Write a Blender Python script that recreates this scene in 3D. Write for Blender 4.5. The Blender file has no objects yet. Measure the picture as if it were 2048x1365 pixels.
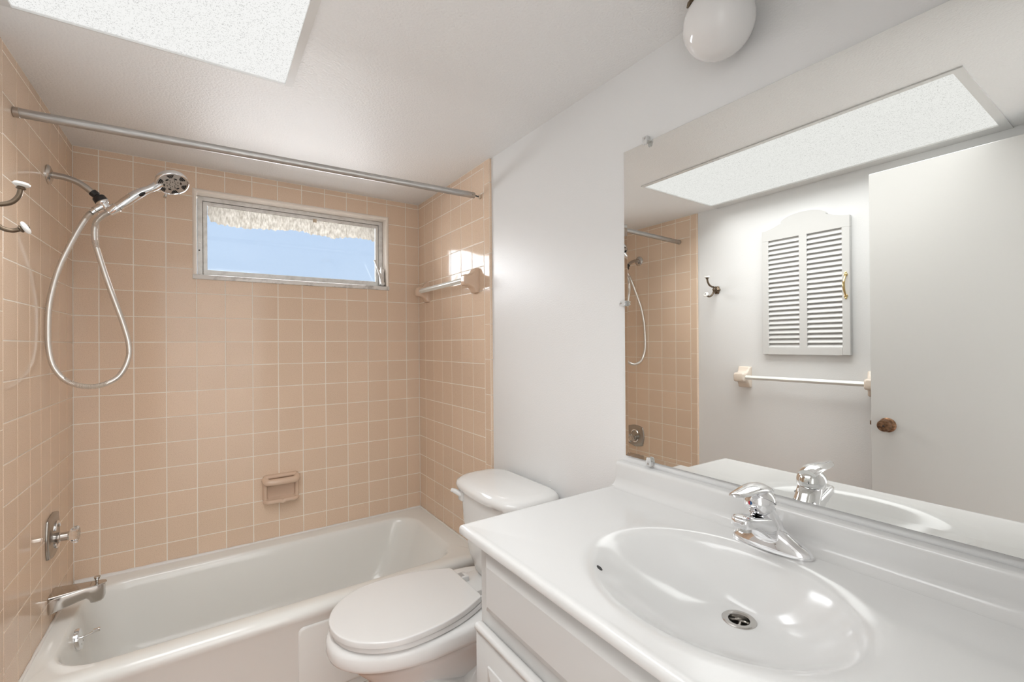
import bpy, bmesh, math, random
import numpy as np
from mathutils import Vector, Matrix

random.seed(7)
PI = math.pi
D = bpy.data
C = bpy.context.scene.collection
sc = bpy.context.scene

# ------------------------------------------------------------------ camera, world, light, exposure
CAM = Vector((0.44672, -2.51592, 1.313))
F_PX = 903.366
YAW, PITCH, ROLL = math.radians(34.1293), math.radians(0.34346), math.radians(-0.52001)
cam_data = D.cameras.new('camera')
cam_data.sensor_width = 36.0
cam_data.lens = F_PX / 2048 * 36.0
cam_data.clip_start = 0.01
cam = D.objects.new('camera', cam_data)
C.objects.link(cam)
fw = Vector((math.sin(YAW), math.cos(YAW), 0))
rt = Vector((math.cos(YAW), -math.sin(YAW), 0))
up = Vector((0, 0, 1))
f2 = fw * math.cos(PITCH) + up * math.sin(PITCH)
u2 = up * math.cos(PITCH) - fw * math.sin(PITCH)
r3 = rt * math.cos(ROLL) + u2 * math.sin(ROLL)
u3 = u2 * math.cos(ROLL) - rt * math.sin(ROLL)
M = Matrix.Identity(4)
for i in range(3):
    M[i][0], M[i][1], M[i][2], M[i][3] = r3[i], u3[i], -f2[i], CAM[i]
cam.matrix_world = M
sc.camera = cam

sc.view_settings.view_transform = 'Standard'
sc.view_settings.look = 'None'
sc.view_settings.gamma = 1.0
sc.view_settings.use_curve_mapping = False
sc.view_settings.exposure = 0.0

world = D.worlds.new('world')
sc.world = world
world.use_nodes = True
nt = world.node_tree
nt.nodes.clear()
wo = nt.nodes.new('ShaderNodeOutputWorld')
bg = nt.nodes.new('ShaderNodeBackground')
tcw = nt.nodes.new('ShaderNodeTexCoord')
sep = nt.nodes.new('ShaderNodeSeparateXYZ')
rampw = nt.nodes.new('ShaderNodeValToRGB')
rampw.color_ramp.elements[0].position = 0.0
rampw.color_ramp.elements[0].color = (0.62, 0.77, 0.95, 1)
rampw.color_ramp.elements[1].position = 0.5
rampw.color_ramp.elements[1].color = (0.46, 0.65, 0.95, 1)
nt.links.new(tcw.outputs['Generated'], sep.inputs[0])
nt.links.new(sep.outputs['Z'], rampw.inputs[0])
nt.links.new(rampw.outputs[0], bg.inputs[0])
bg.inputs[1].default_value = 1.0
nt.links.new(bg.outputs[0], wo.inputs[0])


def area_light(name, loc, size, power, direction, color=(1, 1, 1)):
    l = D.lights.new(name, 'AREA')
    l.shape = 'RECTANGLE'
    l.size, l.size_y = size
    l.energy = power
    l.color = color
    o = D.objects.new(name, l)
    C.objects.link(o)
    o.location = loc
    o.rotation_euler = Vector(direction).to_track_quat('-Z', 'Y').to_euler()
    return o


# daylight coming in through the small bathroom window, and an added fill light in the unseen hallway, bounced off its far wall
area_light('daylight', (0.853, 0.30, 1.86), (0.86, 0.40), 17.0, (0, -1, -0.12), (0.98, 0.99, 1.0))
area_light('hallway_fill_light', (0.52, -2.95, 1.35), (1.3, 1.3), 62.0, (0.0, -1, 0.1), (0.99, 0.99, 1.0))
PANEL_POWER = 9.0
PANEL_SPREAD = 132

# ------------------------------------------------------------------ measured dimensions
W = 1.49            # tile face to tile face
PT = 0.111          # tile pitch
Z0 = 2.11094        # first horizontal grout line
CE = 2.138          # ceiling
YE = -0.81          # end of the tiled alcove
WR = 1.500          # painted right wall
WL = -0.009         # painted left wall
YR = -2.50          # rear wall
ZC = 0.885          # vanity top


# ------------------------------------------------------------------ materials
def new_mat(name, color=(0.8, 0.8, 0.8), rough=0.4, metal=0.0, **kw):
    m = D.materials.new(name)
    m.use_nodes = True
    b = m.node_tree.nodes['Principled BSDF']
    b.inputs['Base Color'].default_value = (*color, 1)
    b.inputs['Roughness'].default_value = rough
    b.inputs['Metallic'].default_value = metal
    for k, v in kw.items():
        b.inputs[k.replace('_', ' ')].default_value = v
    return m


def N(m, kind, **kw):
    n = m.node_tree.nodes.new(kind)
    for k, v in kw.items():
        setattr(n, k, v)
    return n


def add_bump(m, scale, strength, dist=0.001, detail=2.0, stretch=None):
    b = m.node_tree.nodes['Principled BSDF']
    tc = N(m, 'ShaderNodeTexCoord')
    no = N(m, 'ShaderNodeTexNoise')
    no.inputs['Scale'].default_value = scale
    no.inputs['Detail'].default_value = detail
    bu = N(m, 'ShaderNodeBump')
    bu.inputs['Strength'].default_value = strength
    bu.inputs['Distance'].default_value = dist
    L = m.node_tree.links
    src = tc.outputs['Object']
    if stretch:
        mp = N(m, 'ShaderNodeMapping')
        mp.inputs['Scale'].default_value = stretch
        L.new(src, mp.inputs[0])
        src = mp.outputs[0]
    L.new(src, no.inputs['Vector'])
    L.new(no.outputs['Fac'], bu.inputs['Height'])
    L.new(bu.outputs['Normal'], b.inputs['Normal'])
    return no


def add_mottle(m, c1, c2, scale, detail=3.0, lo=0.35, hi=0.65, stretch=None):
    b = m.node_tree.nodes['Principled BSDF']
    tc = N(m, 'ShaderNodeTexCoord')
    no = N(m, 'ShaderNodeTexNoise')
    no.inputs['Scale'].default_value = scale
    no.inputs['Detail'].default_value = detail
    r = N(m, 'ShaderNodeValToRGB')
    r.color_ramp.elements[0].position = lo
    r.color_ramp.elements[0].color = (*c1, 1)
    r.color_ramp.elements[1].position = hi
    r.color_ramp.elements[1].color = (*c2, 1)
    L = m.node_tree.links
    src = tc.outputs['Object']
    if stretch:
        mp = N(m, 'ShaderNodeMapping')
        mp.inputs['Scale'].default_value = stretch
        L.new(src, mp.inputs[0])
        src = mp.outputs[0]
    L.new(src, no.inputs['Vector'])
    L.new(no.outputs['Fac'], r.inputs[0])
    L.new(r.outputs[0], b.inputs['Base Color'])
    return r


M_PAINT = new_mat('white_wall_paint', (0.84, 0.84, 0.835), 0.38)
add_bump(M_PAINT, 200, 0.45, 0.0008)
M_CEIL = new_mat('white_ceiling_paint', (0.90, 0.90, 0.895), 0.47)
add_bump(M_CEIL, 150, 1.0, 0.0018)
M_HALL = new_mat('hallway_paint', (0.84, 0.84, 0.83), 0.6)


def tile_material():
    m = new_mat('salmon_wall_tile', (0.6, 0.42, 0.3), 0.09, Specular_IOR_Level=0.27)
    b = m.node_tree.nodes['Principled BSDF']
    L = m.node_tree.links
    tc = N(m, 'ShaderNodeTexCoord')
    att = N(m, 'ShaderNodeAttribute', attribute_name='tile_shade')
    sp = N(m, 'ShaderNodeTexNoise')
    sp.inputs['Scale'].default_value = 420
    sp.inputs['Detail'].default_value = 2
    r = N(m, 'ShaderNodeValToRGB')
    e = r.color_ramp.elements
    e[0].position, e[0].color = 0.30, (0.66, 0.475, 0.335, 1)
    e[1].position, e[1].color = 0.46, (0.81, 0.62, 0.465, 1)
    e2 = e.new(0.70)
    e2.color = (0.835, 0.645, 0.49, 1)
    L.new(tc.outputs['Object'], sp.inputs['Vector'])
    L.new(sp.outputs['Fac'], r.inputs[0])
    hs = N(m, 'ShaderNodeHueSaturation')
    mr = N(m, 'ShaderNodeMapRange')
    mr.inputs['To Min'].default_value = 0.975
    mr.inputs['To Max'].default_value = 1.025
    L.new(att.outputs['Fac'], mr.inputs['Value'])
    L.new(mr.outputs[0], hs.inputs['Value'])
    L.new(r.outputs[0], hs.inputs['Color'])
    L.new(hs.outputs[0], b.inputs['Base Color'])
    n2 = N(m, 'ShaderNodeTexNoise')
    n2.inputs['Scale'].default_value = 22
    n2.inputs['Detail'].default_value = 1
    bu = N(m, 'ShaderNodeBump')
    bu.inputs['Strength'].default_value = 0.10
    bu.inputs['Distance'].default_value = 0.0012
    L.new(tc.outputs['Object'], n2.inputs['Vector'])
    L.new(n2.outputs['Fac'], bu.inputs['Height'])
    L.new(bu.outputs['Normal'], b.inputs['Normal'])
    return m


M_TILE = tile_material()
M_GROUT = new_mat('pale_grout', (0.95, 0.87, 0.77), 0.75)
add_bump(M_GROUT, 300, 0.3, 0.0005)
M_CERAMIC = new_mat('salmon_ceramic', (0.72, 0.53, 0.395), 0.12)
M_CERAMIC_PALE = new_mat('pale_pink_ceramic', (0.80, 0.70, 0.60), 0.15)
M_TRIM_PALE = new_mat('pale_tile_trim', (0.97, 0.88, 0.79), 0.16)
M_FLOOR = new_mat('terracotta_floor', (0.46, 0.285, 0.20), 0.35)
add_mottle(M_FLOOR, (0.46, 0.25, 0.16), (0.56, 0.33, 0.22), 30)
M_HALLFLOOR = new_mat('pale_hallway_floor', (0.55, 0.55, 0.54), 0.5)
M_TUB = new_mat('white_tub_enamel', (0.87, 0.865, 0.83), 0.12)
M_PORC = new_mat('white_porcelain', (0.86, 0.855, 0.84), 0.07)
M_SEAT = new_mat('white_seat_plastic', (0.82, 0.81, 0.795), 0.08)
M_MARBLE = new_mat('white_cultured_marble', (0.725, 0.72, 0.71), 0.14)
M_CAB = new_mat('white_cabinet_paint', (0.63, 0.62, 0.605), 0.28)
M_LOUVER = new_mat('white_louver_paint', (0.69, 0.685, 0.67), 0.32)
M_DARKGAP = new_mat('shadow_gap_wood', (0.10, 0.09, 0.08), 0.8)
M_DOOR = new_mat('white_door_paint', (0.61, 0.60, 0.58), 0.34)
M_CHROME = new_mat('chrome', (0.86, 0.86, 0.87), 0.05, 1.0)
M_CHROME_DULL = new_mat('worn_chrome', (0.60, 0.58, 0.555), 0.17, 1.0)
M_PIPE = new_mat('worn_shower_pipe', (0.50, 0.475, 0.45), 0.28, 1.0)
M_BLACK = new_mat('black_plastic', (0.016, 0.016, 0.018), 0.35)
M_ALU = new_mat('brushed_aluminium', (0.60, 0.585, 0.57), 0.42, 0.9)
add_mottle(M_ALU, (0.40, 0.39, 0.375), (0.54, 0.525, 0.51), 60, stretch=(0.3, 6, 6))
M_ALU_WIN = new_mat('weathered_window_aluminium', (0.66, 0.645, 0.62), 0.45, 0.3)
add_mottle(M_ALU_WIN, (0.64, 0.62, 0.59), (0.80, 0.785, 0.76), 40, 5, 0.25, 0.55)
M_BRONZE = new_mat('aged_bronze', (0.16, 0.12, 0.085), 0.36, 0.9)
M_WHITE_KNOB = new_mat('white_china', (0.88, 0.87, 0.84), 0.1)
M_BRASS = new_mat('polished_brass', (0.72, 0.55, 0.27), 0.18, 1.0)
M_KNOB = new_mat('tarnished_bronze', (0.20, 0.115, 0.07), 0.4, 0.85)
add_mottle(M_KNOB, (0.11, 0.06, 0.035), (0.30, 0.17, 0.10), 90)
M_HOSE = new_mat('braided_hose_metal', (0.74, 0.71, 0.67), 0.30, 0.85)
M_BAR = new_mat('milky_towel_bar', (0.83, 0.84, 0.80), 0.2)
M_OPAL = new_mat('opal_glass', (0.83, 0.815, 0.80), 0.06)
M_CAULK = new_mat('white_caulk', (0.84, 0.815, 0.78), 0.5)
M_RUBBER = new_mat('tan_rubber', (0.62, 0.50, 0.38), 0.6)
M_RED = new_mat('red_mark', (0.55, 0.03, 0.04), 0.35)
M_BLUE = new_mat('blue_mark', (0.02, 0.12, 0.28), 0.35)
M_MIRROR = new_mat('mirror_silver', (0.90, 0.905, 0.885), 0.0, 1.0)
M_MIRROR_EDGE = new_mat('mirror_edge', (0.07, 0.075, 0.07), 0.4)
M_MARBLE_SILL = new_mat('grey_marble_sill', (0.78, 0.76, 0.73), 0.25)
add_mottle(M_MARBLE_SILL, (0.50, 0.48, 0.46), (0.82, 0.80, 0.77), 28, 8, 0.35, 0.52)
M_DRAIN_DARK = new_mat('dark_drain', (0.02, 0.02, 0.02), 0.5)
M_GREY_PLASTIC = new_mat('grey_print', (0.45, 0.44, 0.43), 0.4)
M_CLEAR = new_mat('clear_acrylic', (0.97, 0.97, 0.97), 0.03, 0.0, Transmission_Weight=1.0, IOR=1.45)


def glass_mat():
    m = D.materials.new('window_glass')
    m.use_nodes = True
    t = m.node_tree
    t.nodes.clear()
    o = t.nodes.new('ShaderNodeOutputMaterial')
    mx = t.nodes.new('ShaderNodeMixShader')
    tr = t.nodes.new('ShaderNodeBsdfTransparent')
    gl = t.nodes.new('ShaderNodeBsdfGlossy')
    gl.inputs['Roughness'].default_value = 0.02
    fr = t.nodes.new('ShaderNodeFresnel')
    fr.inputs['IOR'].default_value = 1.45
    t.links.new(fr.outputs[0], mx.inputs[0])
    t.links.new(tr.outputs[0], mx.inputs[1])
    t.links.new(gl.outputs[0], mx.inputs[2])
    t.links.new(mx.outputs[0], o.inputs[0])
    return m


M_GLASS = glass_mat()


def film_mat():
    m = D.materials.new('torn_white_film')
    m.use_nodes = True
    t = m.node_tree
    t.nodes.clear()
    L = t.links
    o = t.nodes.new('ShaderNodeOutputMaterial')
    mx = t.nodes.new('ShaderNodeMixShader')
    mx.inputs[0].default_value = 0.30
    di = t.nodes.new('ShaderNodeBsdfDiffuse')
    tl = t.nodes.new('ShaderNodeBsdfTranslucent')
    tc = t.nodes.new('ShaderNodeTexCoord')
    mp = t.nodes.new('ShaderNodeMapping')
    mp.inputs['Scale'].default_value = (1, 1, 0.35)
    no = t.nodes.new('ShaderNodeTexNoise')
    no.inputs['Scale'].default_value = 130
    no.inputs['Detail'].default_value = 5
    r = t.nodes.new('ShaderNodeValToRGB')
    r.color_ramp.elements[0].position = 0.3
    r.color_ramp.elements[0].color = (0.62, 0.60, 0.56, 1)
    r.color_ramp.elements[1].position = 0.66
    r.color_ramp.elements[1].color = (0.86, 0.845, 0.81, 1)
    L.new(tc.outputs['Object'], mp.inputs[0])
    L.new(mp.outputs[0], no.inputs['Vector'])
    L.new(no.outputs['Fac'], r.inputs[0])
    L.new(r.outputs[0], di.inputs[0])
    L.new(r.outputs[0], tl.inputs[0])
    L.new(di.outputs[0], mx.inputs[1])
    L.new(tl.outputs[0], mx.inputs[2])
    L.new(mx.outputs[0], o.inputs[0])
    return m


M_FILM = film_mat()


def diffuser_mat():
    m = D.materials.new('glowing_diffuser')
    m.use_nodes = True
    t = m.node_tree
    t.nodes.clear()
    L = t.links
    o = t.nodes.new('ShaderNodeOutputMaterial')
    em = t.nodes.new('ShaderNodeEmission')
    tc = t.nodes.new('ShaderNodeTexCoord')
    no = t.nodes.new('ShaderNodeTexVoronoi')
    no.inputs['Scale'].default_value = 280
    n2 = t.nodes.new('ShaderNodeTexNoise')
    n2.inputs['Scale'].default_value = 160
    n2.inputs['Detail'].default_value = 4
    mul = t.nodes.new('ShaderNodeMath')
    mul.operation = 'ADD'
    r = t.nodes.new('ShaderNodeValToRGB')
    e = r.color_ramp.elements
    e[0].position, e[0].color = 0.50, (0.50, 0.50, 0.485, 1)
    e[1].position, e[1].color = 0.92, (0.92, 0.92, 0.90, 1)
    L.new(tc.outputs['Object'], no.inputs['Vector'])
    L.new(tc.outputs['Object'], n2.inputs['Vector'])
    L.new(no.outputs['Distance'], mul.inputs[0])
    L.new(n2.outputs['Fac'], mul.inputs[1])
    L.new(mul.outputs[0], r.inputs[0])
    L.new(r.outputs[0], em.inputs[0])
    em.inputs[1].default_value = 1.0
    L.new(em.outputs[0], o.inputs[0])
    return m


M_DIFFUSER = diffuser_mat()


# ------------------------------------------------------------------ mesh helpers
class MB:
    """collects geometry for one mesh object"""

    def __init__(self):
        self.v, self.f, self.m, self.mats = [], [], [], []

    def mat(self, m):
        if m not in self.mats:
            self.mats.append(m)
        return self.mats.index(m)

    def face(self, idx, m):
        self.f.append(list(idx))
        self.m.append(self.mat(m))

    def quad(self, a, b, c, d, m):
        n = len(self.v)
        self.v += [tuple(a), tuple(b), tuple(c), tuple(d)]
        self.face((n, n + 1, n + 2, n + 3), m)

    def box(self, lo, hi, m, bevel=0.0, seg=2):
        if bevel <= 0:
            n = len(self.v)
            x0, y0, z0 = lo
            x1, y1, z1 = hi
            self.v += [(x0, y0, z0), (x1, y0, z0), (x1, y1, z0), (x0, y1, z0), (x0, y0, z1), (x1, y0, z1), (x1, y1, z1), (x0, y1, z1)]
            for q in ((0, 3, 2, 1), (4, 5, 6, 7), (0, 1, 5, 4), (1, 2, 6, 5), (2, 3, 7, 6), (3, 0, 4, 7)):
                self.face([n + k for k in q], m)
            return
        bm = bmesh.new()
        bmesh.ops.create_cube(bm, size=1)
        for v in bm.verts:
            for k in range(3):
                v.co[k] = (lo[k] + hi[k]) / 2 + v.co[k] * (hi[k] - lo[k])
        bmesh.ops.bevel(bm, geom=bm.edges[:], offset=bevel, segments=seg, profile=0.5, affect='EDGES')
        self.add_bm(bm, m)

    def add_bm(self, bm, m, mw=None):
        n = len(self.v)
        bm.verts.index_update()
        for v in bm.verts:
            self.v.append(tuple(mw @ v.co if mw else v.co))
        for f in bm.faces:
            self.face([n + v.index for v in f.verts], m)
        bm.free()

    def rings(self, rings, m, cap0=True, cap1=True, closed=True):
        """loft through rings of equal length"""
        n = len(self.v)
        k = len(rings[0])
        for r in rings:
            self.v += [tuple(p) for p in r]
        for i in range(len(rings) - 1):
            mm = m[i] if isinstance(m, list) else m
            for j in range(k if closed else k - 1):
                a = n + i * k + j
                b = n + i * k + (j + 1) % k
                self.face((a, b, b + k, a + k), mm)
        m0 = m[0] if isinstance(m, list) else m
        m1 = m[-1] if isinstance(m, list) else m
        if cap0:
            self.face([n + j for j in range(k)][::-1], m0)
        if cap1:
            self.face([n + (len(rings) - 1) * k + j for j in range(k)], m1)

    def tube(self, pts, r, m, seg=16, caps=True, squash=None):
        pts = [Vector(p) for p in pts]
        rs = r if isinstance(r, (list, tuple)) else [r] * len(pts)
        t0 = (pts[1] - pts[0]).normalized()
        nrm = t0.orthogonal().normalized()
        rings = []
        for i, p in enumerate(pts):
            if i == 0:
                t = t0
            elif i == len(pts) - 1:
                t = (pts[i] - pts[i - 1]).normalized()
            else:
                t = ((pts[i + 1] - pts[i]).normalized() + (pts[i] - pts[i - 1]).normalized()).normalized()
            nrm = (nrm - t * nrm.dot(t)).normalized()
            bn = t.cross(nrm)
            rings.append([p + (nrm * math.cos(a) + bn * math.sin(a)) * rs[i] for a in [2 * PI * s / seg for s in range(seg)]])
        self.rings(rings, m, caps, caps)

    def lathe(self, prof, origin, axis, m, seg=32, cap0=True, cap1=True):
        """profile of (distance along axis, radius)"""
        o = Vector(origin)
        ax = Vector(axis).normalized()
        e1 = ax.orthogonal().normalized()
        e2 = ax.cross(e1)
        rings = []
        for d, r in prof:
            rings.append([o + ax * d + (e1 * math.cos(a) + e2 * math.sin(a)) * max(r, 1e-5) for a in [2 * PI * s / seg for s in range(seg)]])
        self.rings(rings, m, cap0, cap1)

    def prism(self, outline, depth0, depth1, frame, m, bevel=0.0):
        """outline of 2-D points in frame (origin, u, v, n), extruded along n; optional chamfer at depth1"""
        o, u, v, n = [Vector(q) for q in frame]

        def ring(d, inset):
            pts = outline
            if inset:
                pts = inset_poly(outline, inset)
            return [o + u * a + v * b + n * d for a, b in pts]
        if bevel:
            rr = [ring(depth0, 0), ring(depth1 - bevel, 0), ring(depth1 - bevel * 0.3, bevel * 0.3), ring(depth1, bevel)]
        else:
            rr = [ring(depth0, 0), ring(depth1, 0)]
        self.rings(rr, m)

    def build(self, name, parent=None, smooth=True, angle=35, loc=None):
        me = D.meshes.new(name)
        off = Vector(loc) if loc is not None else Vector((0, 0, 0))
        me.from_pydata([tuple(Vector(p) - off) for p in self.v], [], self.f)
        for mm in self.mats:
            me.materials.append(mm)
        me.polygons.foreach_set('material_index', self.m)
        bm = bmesh.new()
        bm.from_mesh(me)
        bmesh.ops.remove_doubles(bm, verts=bm.verts, dist=1e-6)
        bmesh.ops.recalc_face_normals(bm, faces=bm.faces)
        bm.to_mesh(me)
        bm.free()
        if smooth:
            me.shade_smooth()
            me.set_sharp_from_angle(angle=math.radians(angle))
        o = D.objects.new(name, me)
        C.objects.link(o)
        o.location = off
        if parent is not None:
            o.parent = parent
            o.matrix_parent_inverse = Matrix.Identity(4)
            o.location = off - world_loc(parent)
        return o


def world_loc(o):
    p = Vector(o.location)
    while o.parent is not None:
        o = o.parent
        p += Vector(o.location)
    return p


def inset_poly(pts, d):
    out = []
    n = len(pts)
    area = sum(pts[i][0] * pts[(i + 1) % n][1] - pts[(i + 1) % n][0] * pts[i][1] for i in range(n))
    s = 1 if area > 0 else -1
    for i in range(n):
        p0, p1, p2 = Vector(pts[i - 1]), Vector(pts[i]), Vector(pts[(i + 1) % n])
        e1 = (p1 - p0)
        e2 = (p2 - p1)
        if e1.length < 1e-9 or e2.length < 1e-9:
            out.append(tuple(p1))
            continue
        e1.normalize()
        e2.normalize()
        n1 = Vector((-e1.y, e1.x)) * s
        n2 = Vector((-e2.y, e2.x)) * s
        b = n1 + n2
        if b.length < 1e-6:
            out.append(tuple(p1))
            continue
        b.normalize()
        out.append(tuple(p1 + b * (d / max(0.3, b.dot(n1)))))
    return out


def rrect(x0, x1, y0, y1, r, nc=8, ns=6):
    """rounded rectangle, fixed number of points"""
    r = min(r, (x1 - x0) / 2 - 1e-4, (y1 - y0) / 2 - 1e-4)
    pts = []
    cs = [(x1 - r, y1 - r, 0), (x0 + r, y1 - r, PI / 2), (x0 + r, y0 + r, PI), (x1 - r, y0 + r, 1.5 * PI)]
    for k, (cx, cy, a0) in enumerate(cs):
        for i in range(nc + 1):
            a = a0 + PI / 2 * i / nc
            pts.append((cx + r * math.cos(a), cy + r * math.sin(a)))
        nx, ny, na = cs[(k + 1) % 4]
        q = (nx + r * math.cos(na), ny + r * math.sin(na))
        p = pts[-1]
        for i in range(1, ns):
            t = i / ns
            pts.append((p[0] + (q[0] - p[0]) * t, p[1] + (q[1] - p[1]) * t))
    return pts


def at_z(pts, z):
    return [(x, y, z) for x, y in pts]


def spline(pts, per=8):
    """Catmull-Rom through points"""
    P = [Vector(p) for p in pts]
    P = [P[0] * 2 - P[1]] + P + [P[-1] * 2 - P[-2]]
    out = []
    for i in range(1, len(P) - 2):
        a, b, c, d = P[i - 1], P[i], P[i + 1], P[i + 2]
        for s in range(per):
            t = s / per
            out.append(0.5 * ((2 * b) + (c - a) * t + (2 * a - 5 * b + 4 * c - d) * t * t + (3 * b - 3 * c + d - a) * t ** 3))
    out.append(P[-2])
    return out


def thing(name, label, cat, loc=(0, 0, 0), group=None):
    o = D.objects.new(name, None)
    o.empty_display_size = 0.05
    C.objects.link(o)
    o.location = loc
    o['label'] = label
    o['category'] = cat
    if group:
        o['group'] = group
    return o


def tag(o, label, cat, group=None):
    o['label'] = label
    o['category'] = cat
    if group:
        o['group'] = group
    return o


def struct(o, label=None):
    o['kind'] = 'structure'
    if label:
        o['label'] = label
    return o


# ------------------------------------------------------------------ tiled and painted walls
def breaks(start, pitch, lo, hi):
    k0 = math.floor((lo - start) / pitch) + 1
    out = [lo]
    k = k0
    while start + k * pitch < hi - 1e-4:
        b = start + k * pitch
        if b - out[-1] > 0.012:
            out.append(b)
        k += 1
    if hi - out[-1] < 0.012 and len(out) > 1:
        out.pop()
    out.append(hi)
    return out


class TileWall:
    def __init__(self):
        self.mb = MB()
        self.shade = []      # (first face, last face, value)

    def tile(self, o, u, v, n, u0, u1, v0, v1, rnd=0.0, g=0.0018):
        mb = self.mb
        f0 = len(mb.f)
        u0 += g
        u1 -= g
        v0 += g
        v1 -= g
        tilt = [random.uniform(-0.00016, 0.00016) for _ in range(4)]

        def ring(d, inset, tl=0.0):
            c = [(u0 + inset, v0 + inset), (u1 - inset, v0 + inset), (u1 - inset, v1 - inset), (u0 + inset, v1 - inset)]
            return [o + u * a + v * b + n * (d + tilt[i] * tl) for i, (a, b) in enumerate(c)]
        mb.rings([ring(-0.0025, 0), ring(-0.0006, 0.0001), ring(-0.0001, 0.0005, 1), ring(0.0, 0.0012, 1)], M_TILE, cap0=False)
        self.shade.append((f0, len(mb.f), random.random()))

    def grid(self, o, u, v, n, ub, vb, skip=None):
        for i in range(len(ub) - 1):
            for j in range(len(vb) - 1):
                cells = [(ub[i], ub[i + 1], vb[j], vb[j + 1])]
                if skip:
                    cells = cut(cells[0], skip)
                for c in cells:
                    if c[1] - c[0] > 0.008 and c[3] - c[2] > 0.008:
                        self.tile(o, u, v, n, *c)

    def build(self, name):
        mb = self.mb
        me = D.meshes.new(name)
        me.from_pydata([tuple(p) for p in mb.v], [], mb.f)
        for mm in mb.mats:
            me.materials.append(mm)
        me.polygons.foreach_set('material_index', mb.m)
        vals = np.full(len(mb.f), 0.5, dtype=np.float32)
        for a, b, s in self.shade:
            vals[a:b] = s
        at = me.attributes.new('tile_shade', 'FLOAT', 'FACE')
        at.data.foreach_set('value', vals)
        bm = bmesh.new()
        bm.from_mesh(me)
        bmesh.ops.recalc_face_normals(bm, faces=bm.faces)
        bm.to_mesh(me)
        bm.free()
        ob = D.objects.new(name, me)
        C.objects.link(ob)
        return ob


def cut(c, hole):
    u0, u1, v0, v1 = c
    a0, a1, b0, b1 = hole
    if min(u1, a1) - max(u0, a0) < 0.0115 or min(v1, b1) - max(v0, b0) < 0.0115:
        return [c]
    if u1 <= a0 or u0 >= a1 or v1 <= b0 or v0 >= b1:
        return [c]
    out = []
    if v1 > b1:
        out.append((u0, u1, max(v0, b1), v1))
    if v0 < b0:
        out.append((u0, u1, v0, min(v1, b0)))
    m0, m1 = max(v0, b0), min(v1, b1)
    if u0 < a0:
        out.append((u0, a0, m0, m1))
    if u1 > a1:
        out.append((a1, u1, m0, m1))
    return out


vb = breaks(Z0, PT, 0.0, CE)
X, Y, Z = Vector((1, 0, 0)), Vector((0, 1, 0)), Vector((0, 0, 1))

# window opening in the back wall
WX0, WX1, WZ0, WZ1 = 0.402, 1.306, 1.630, 2.034

# back wall: masonry around the opening, grout bed, tiles
tw = TileWall()
tw.grid(Vector((0, 0, 0)), X, Z, -Y, breaks(0.0795, PT, 0.0, W), vb, (WX0, WX1, WZ0, WZ1))
G = 0.0008
for (x0, x1, z0, z1) in cut((-0.12, 1.62, 0, CE), (WX0, WX1, WZ0, WZ1)):
    tw.mb.box((x0, G, z0), (x1, 0.16, z1), M_GROUT)
struct(tw.build('wall_back'), 'salmon tiled wall behind the bathtub with a small window')

# right wall: tiled alcove, bullnose strip, painted remainder
tw = TileWall()
tw.grid(Vector((W, 0, 0)), -Y, Z, -X, breaks(0.0914, PT, 0.0, 0.0914 + 6 * PT), vb)
UE = 0.0914 + 6 * PT
bull = [0.0]
z = 1.244 - 8 * 0.1575
while z < CE:
    if z > 0.01:
        bull.append(z)
    z += 0.1575
bull.append(CE)


def bullnose(tw, xface, sgn, u0, u1, joints, xback):
    """rounded edge strip, sgn = +1 when the tile face looks towards +X"""
    for j in range(len(joints) - 1):
        a, b = joints[j] + 0.0014, joints[j + 1] - 0.0014
        f0 = len(tw.mb.f)
        prof = [(u0 + 0.0014, -0.0025), (u0 + 0.0016, -0.0008), (u0 + 0.0030, 0.0)]
        r = 0.008
        for k in range(5):
            t = k / 4 * PI / 2
            prof.append((u1 - r + r * math.sin(t), -r + r * math.cos(t)))
        prof.append((u1, -abs(xback - xface) - 0.002))
        rings = [[(xface + sgn * d, -u, zz) for u, d in prof] for zz in (a, b)]
        n = len(tw.mb.v)
        k = len(prof)
        for rr in rings:
            tw.mb.v += rr
        for i in range(k - 1):
            tw.mb.face((n + i, n + i + 1, n + k + i + 1, n + k + i), M_TILE)
        tw.mb.face([n + i for i in range(k)], M_TILE)
        tw.mb.face([n + k + i for i in range(k)][::-1], M_TILE)
        tw.shade.append((f0, len(tw.mb.f), random.random()))


bullnose(tw, W, -1, UE, -YE, bull, WR)
tw.mb.box((W + G, YE + 0.0035, 0), (1.62, 0.0, CE), M_GROUT)
tw.mb.box((WR, YR - 0.1, 0), (1.62, YE + 0.0045, CE), M_PAINT)
# blob of old paint above the tank
bmx = bmesh.new()
bmesh.ops.create_uvsphere(bmx, u_segments=12, v_segments=8, radius=0.004)
tw.mb.add_bm(bmx, M_PAINT, Matrix.Translation((WR, -1.205, 0.803)) @ Matrix.Diagonal((0.6, 1.3, 0.6, 1)))
struct(tw.build('wall_right'), 'right wall, salmon tile in the alcove and white paint beyond')

# left wall
tw = TileWall()
tw.grid(Vector((0, 0, 0)), -Y, Z, X, breaks(0.0955, PT, 0.0, 0.0955 + 6 * PT), vb)
UL = 0.0955 + 6 * PT
bull = [0.0]
z = 1.569 - 10 * 0.1575
while z < CE:
    if z > 0.012:
        bull.append(z)
    z += 0.1575
bull.append(CE)
bullnose(tw, 0.0, 1, UL, -YE, bull, WL)
tw.mb.box((-0.12, YE + 0.0035, 0), (-G, 0.0, CE), M_GROUT)
tw.mb.box((-0.12, YR - 0.1, 0), (WL, YE + 0.0045, CE), M_PAINT)
struct(tw.build('wall_left'), 'left wall, salmon tile by the tub and white paint beyond')

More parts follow.
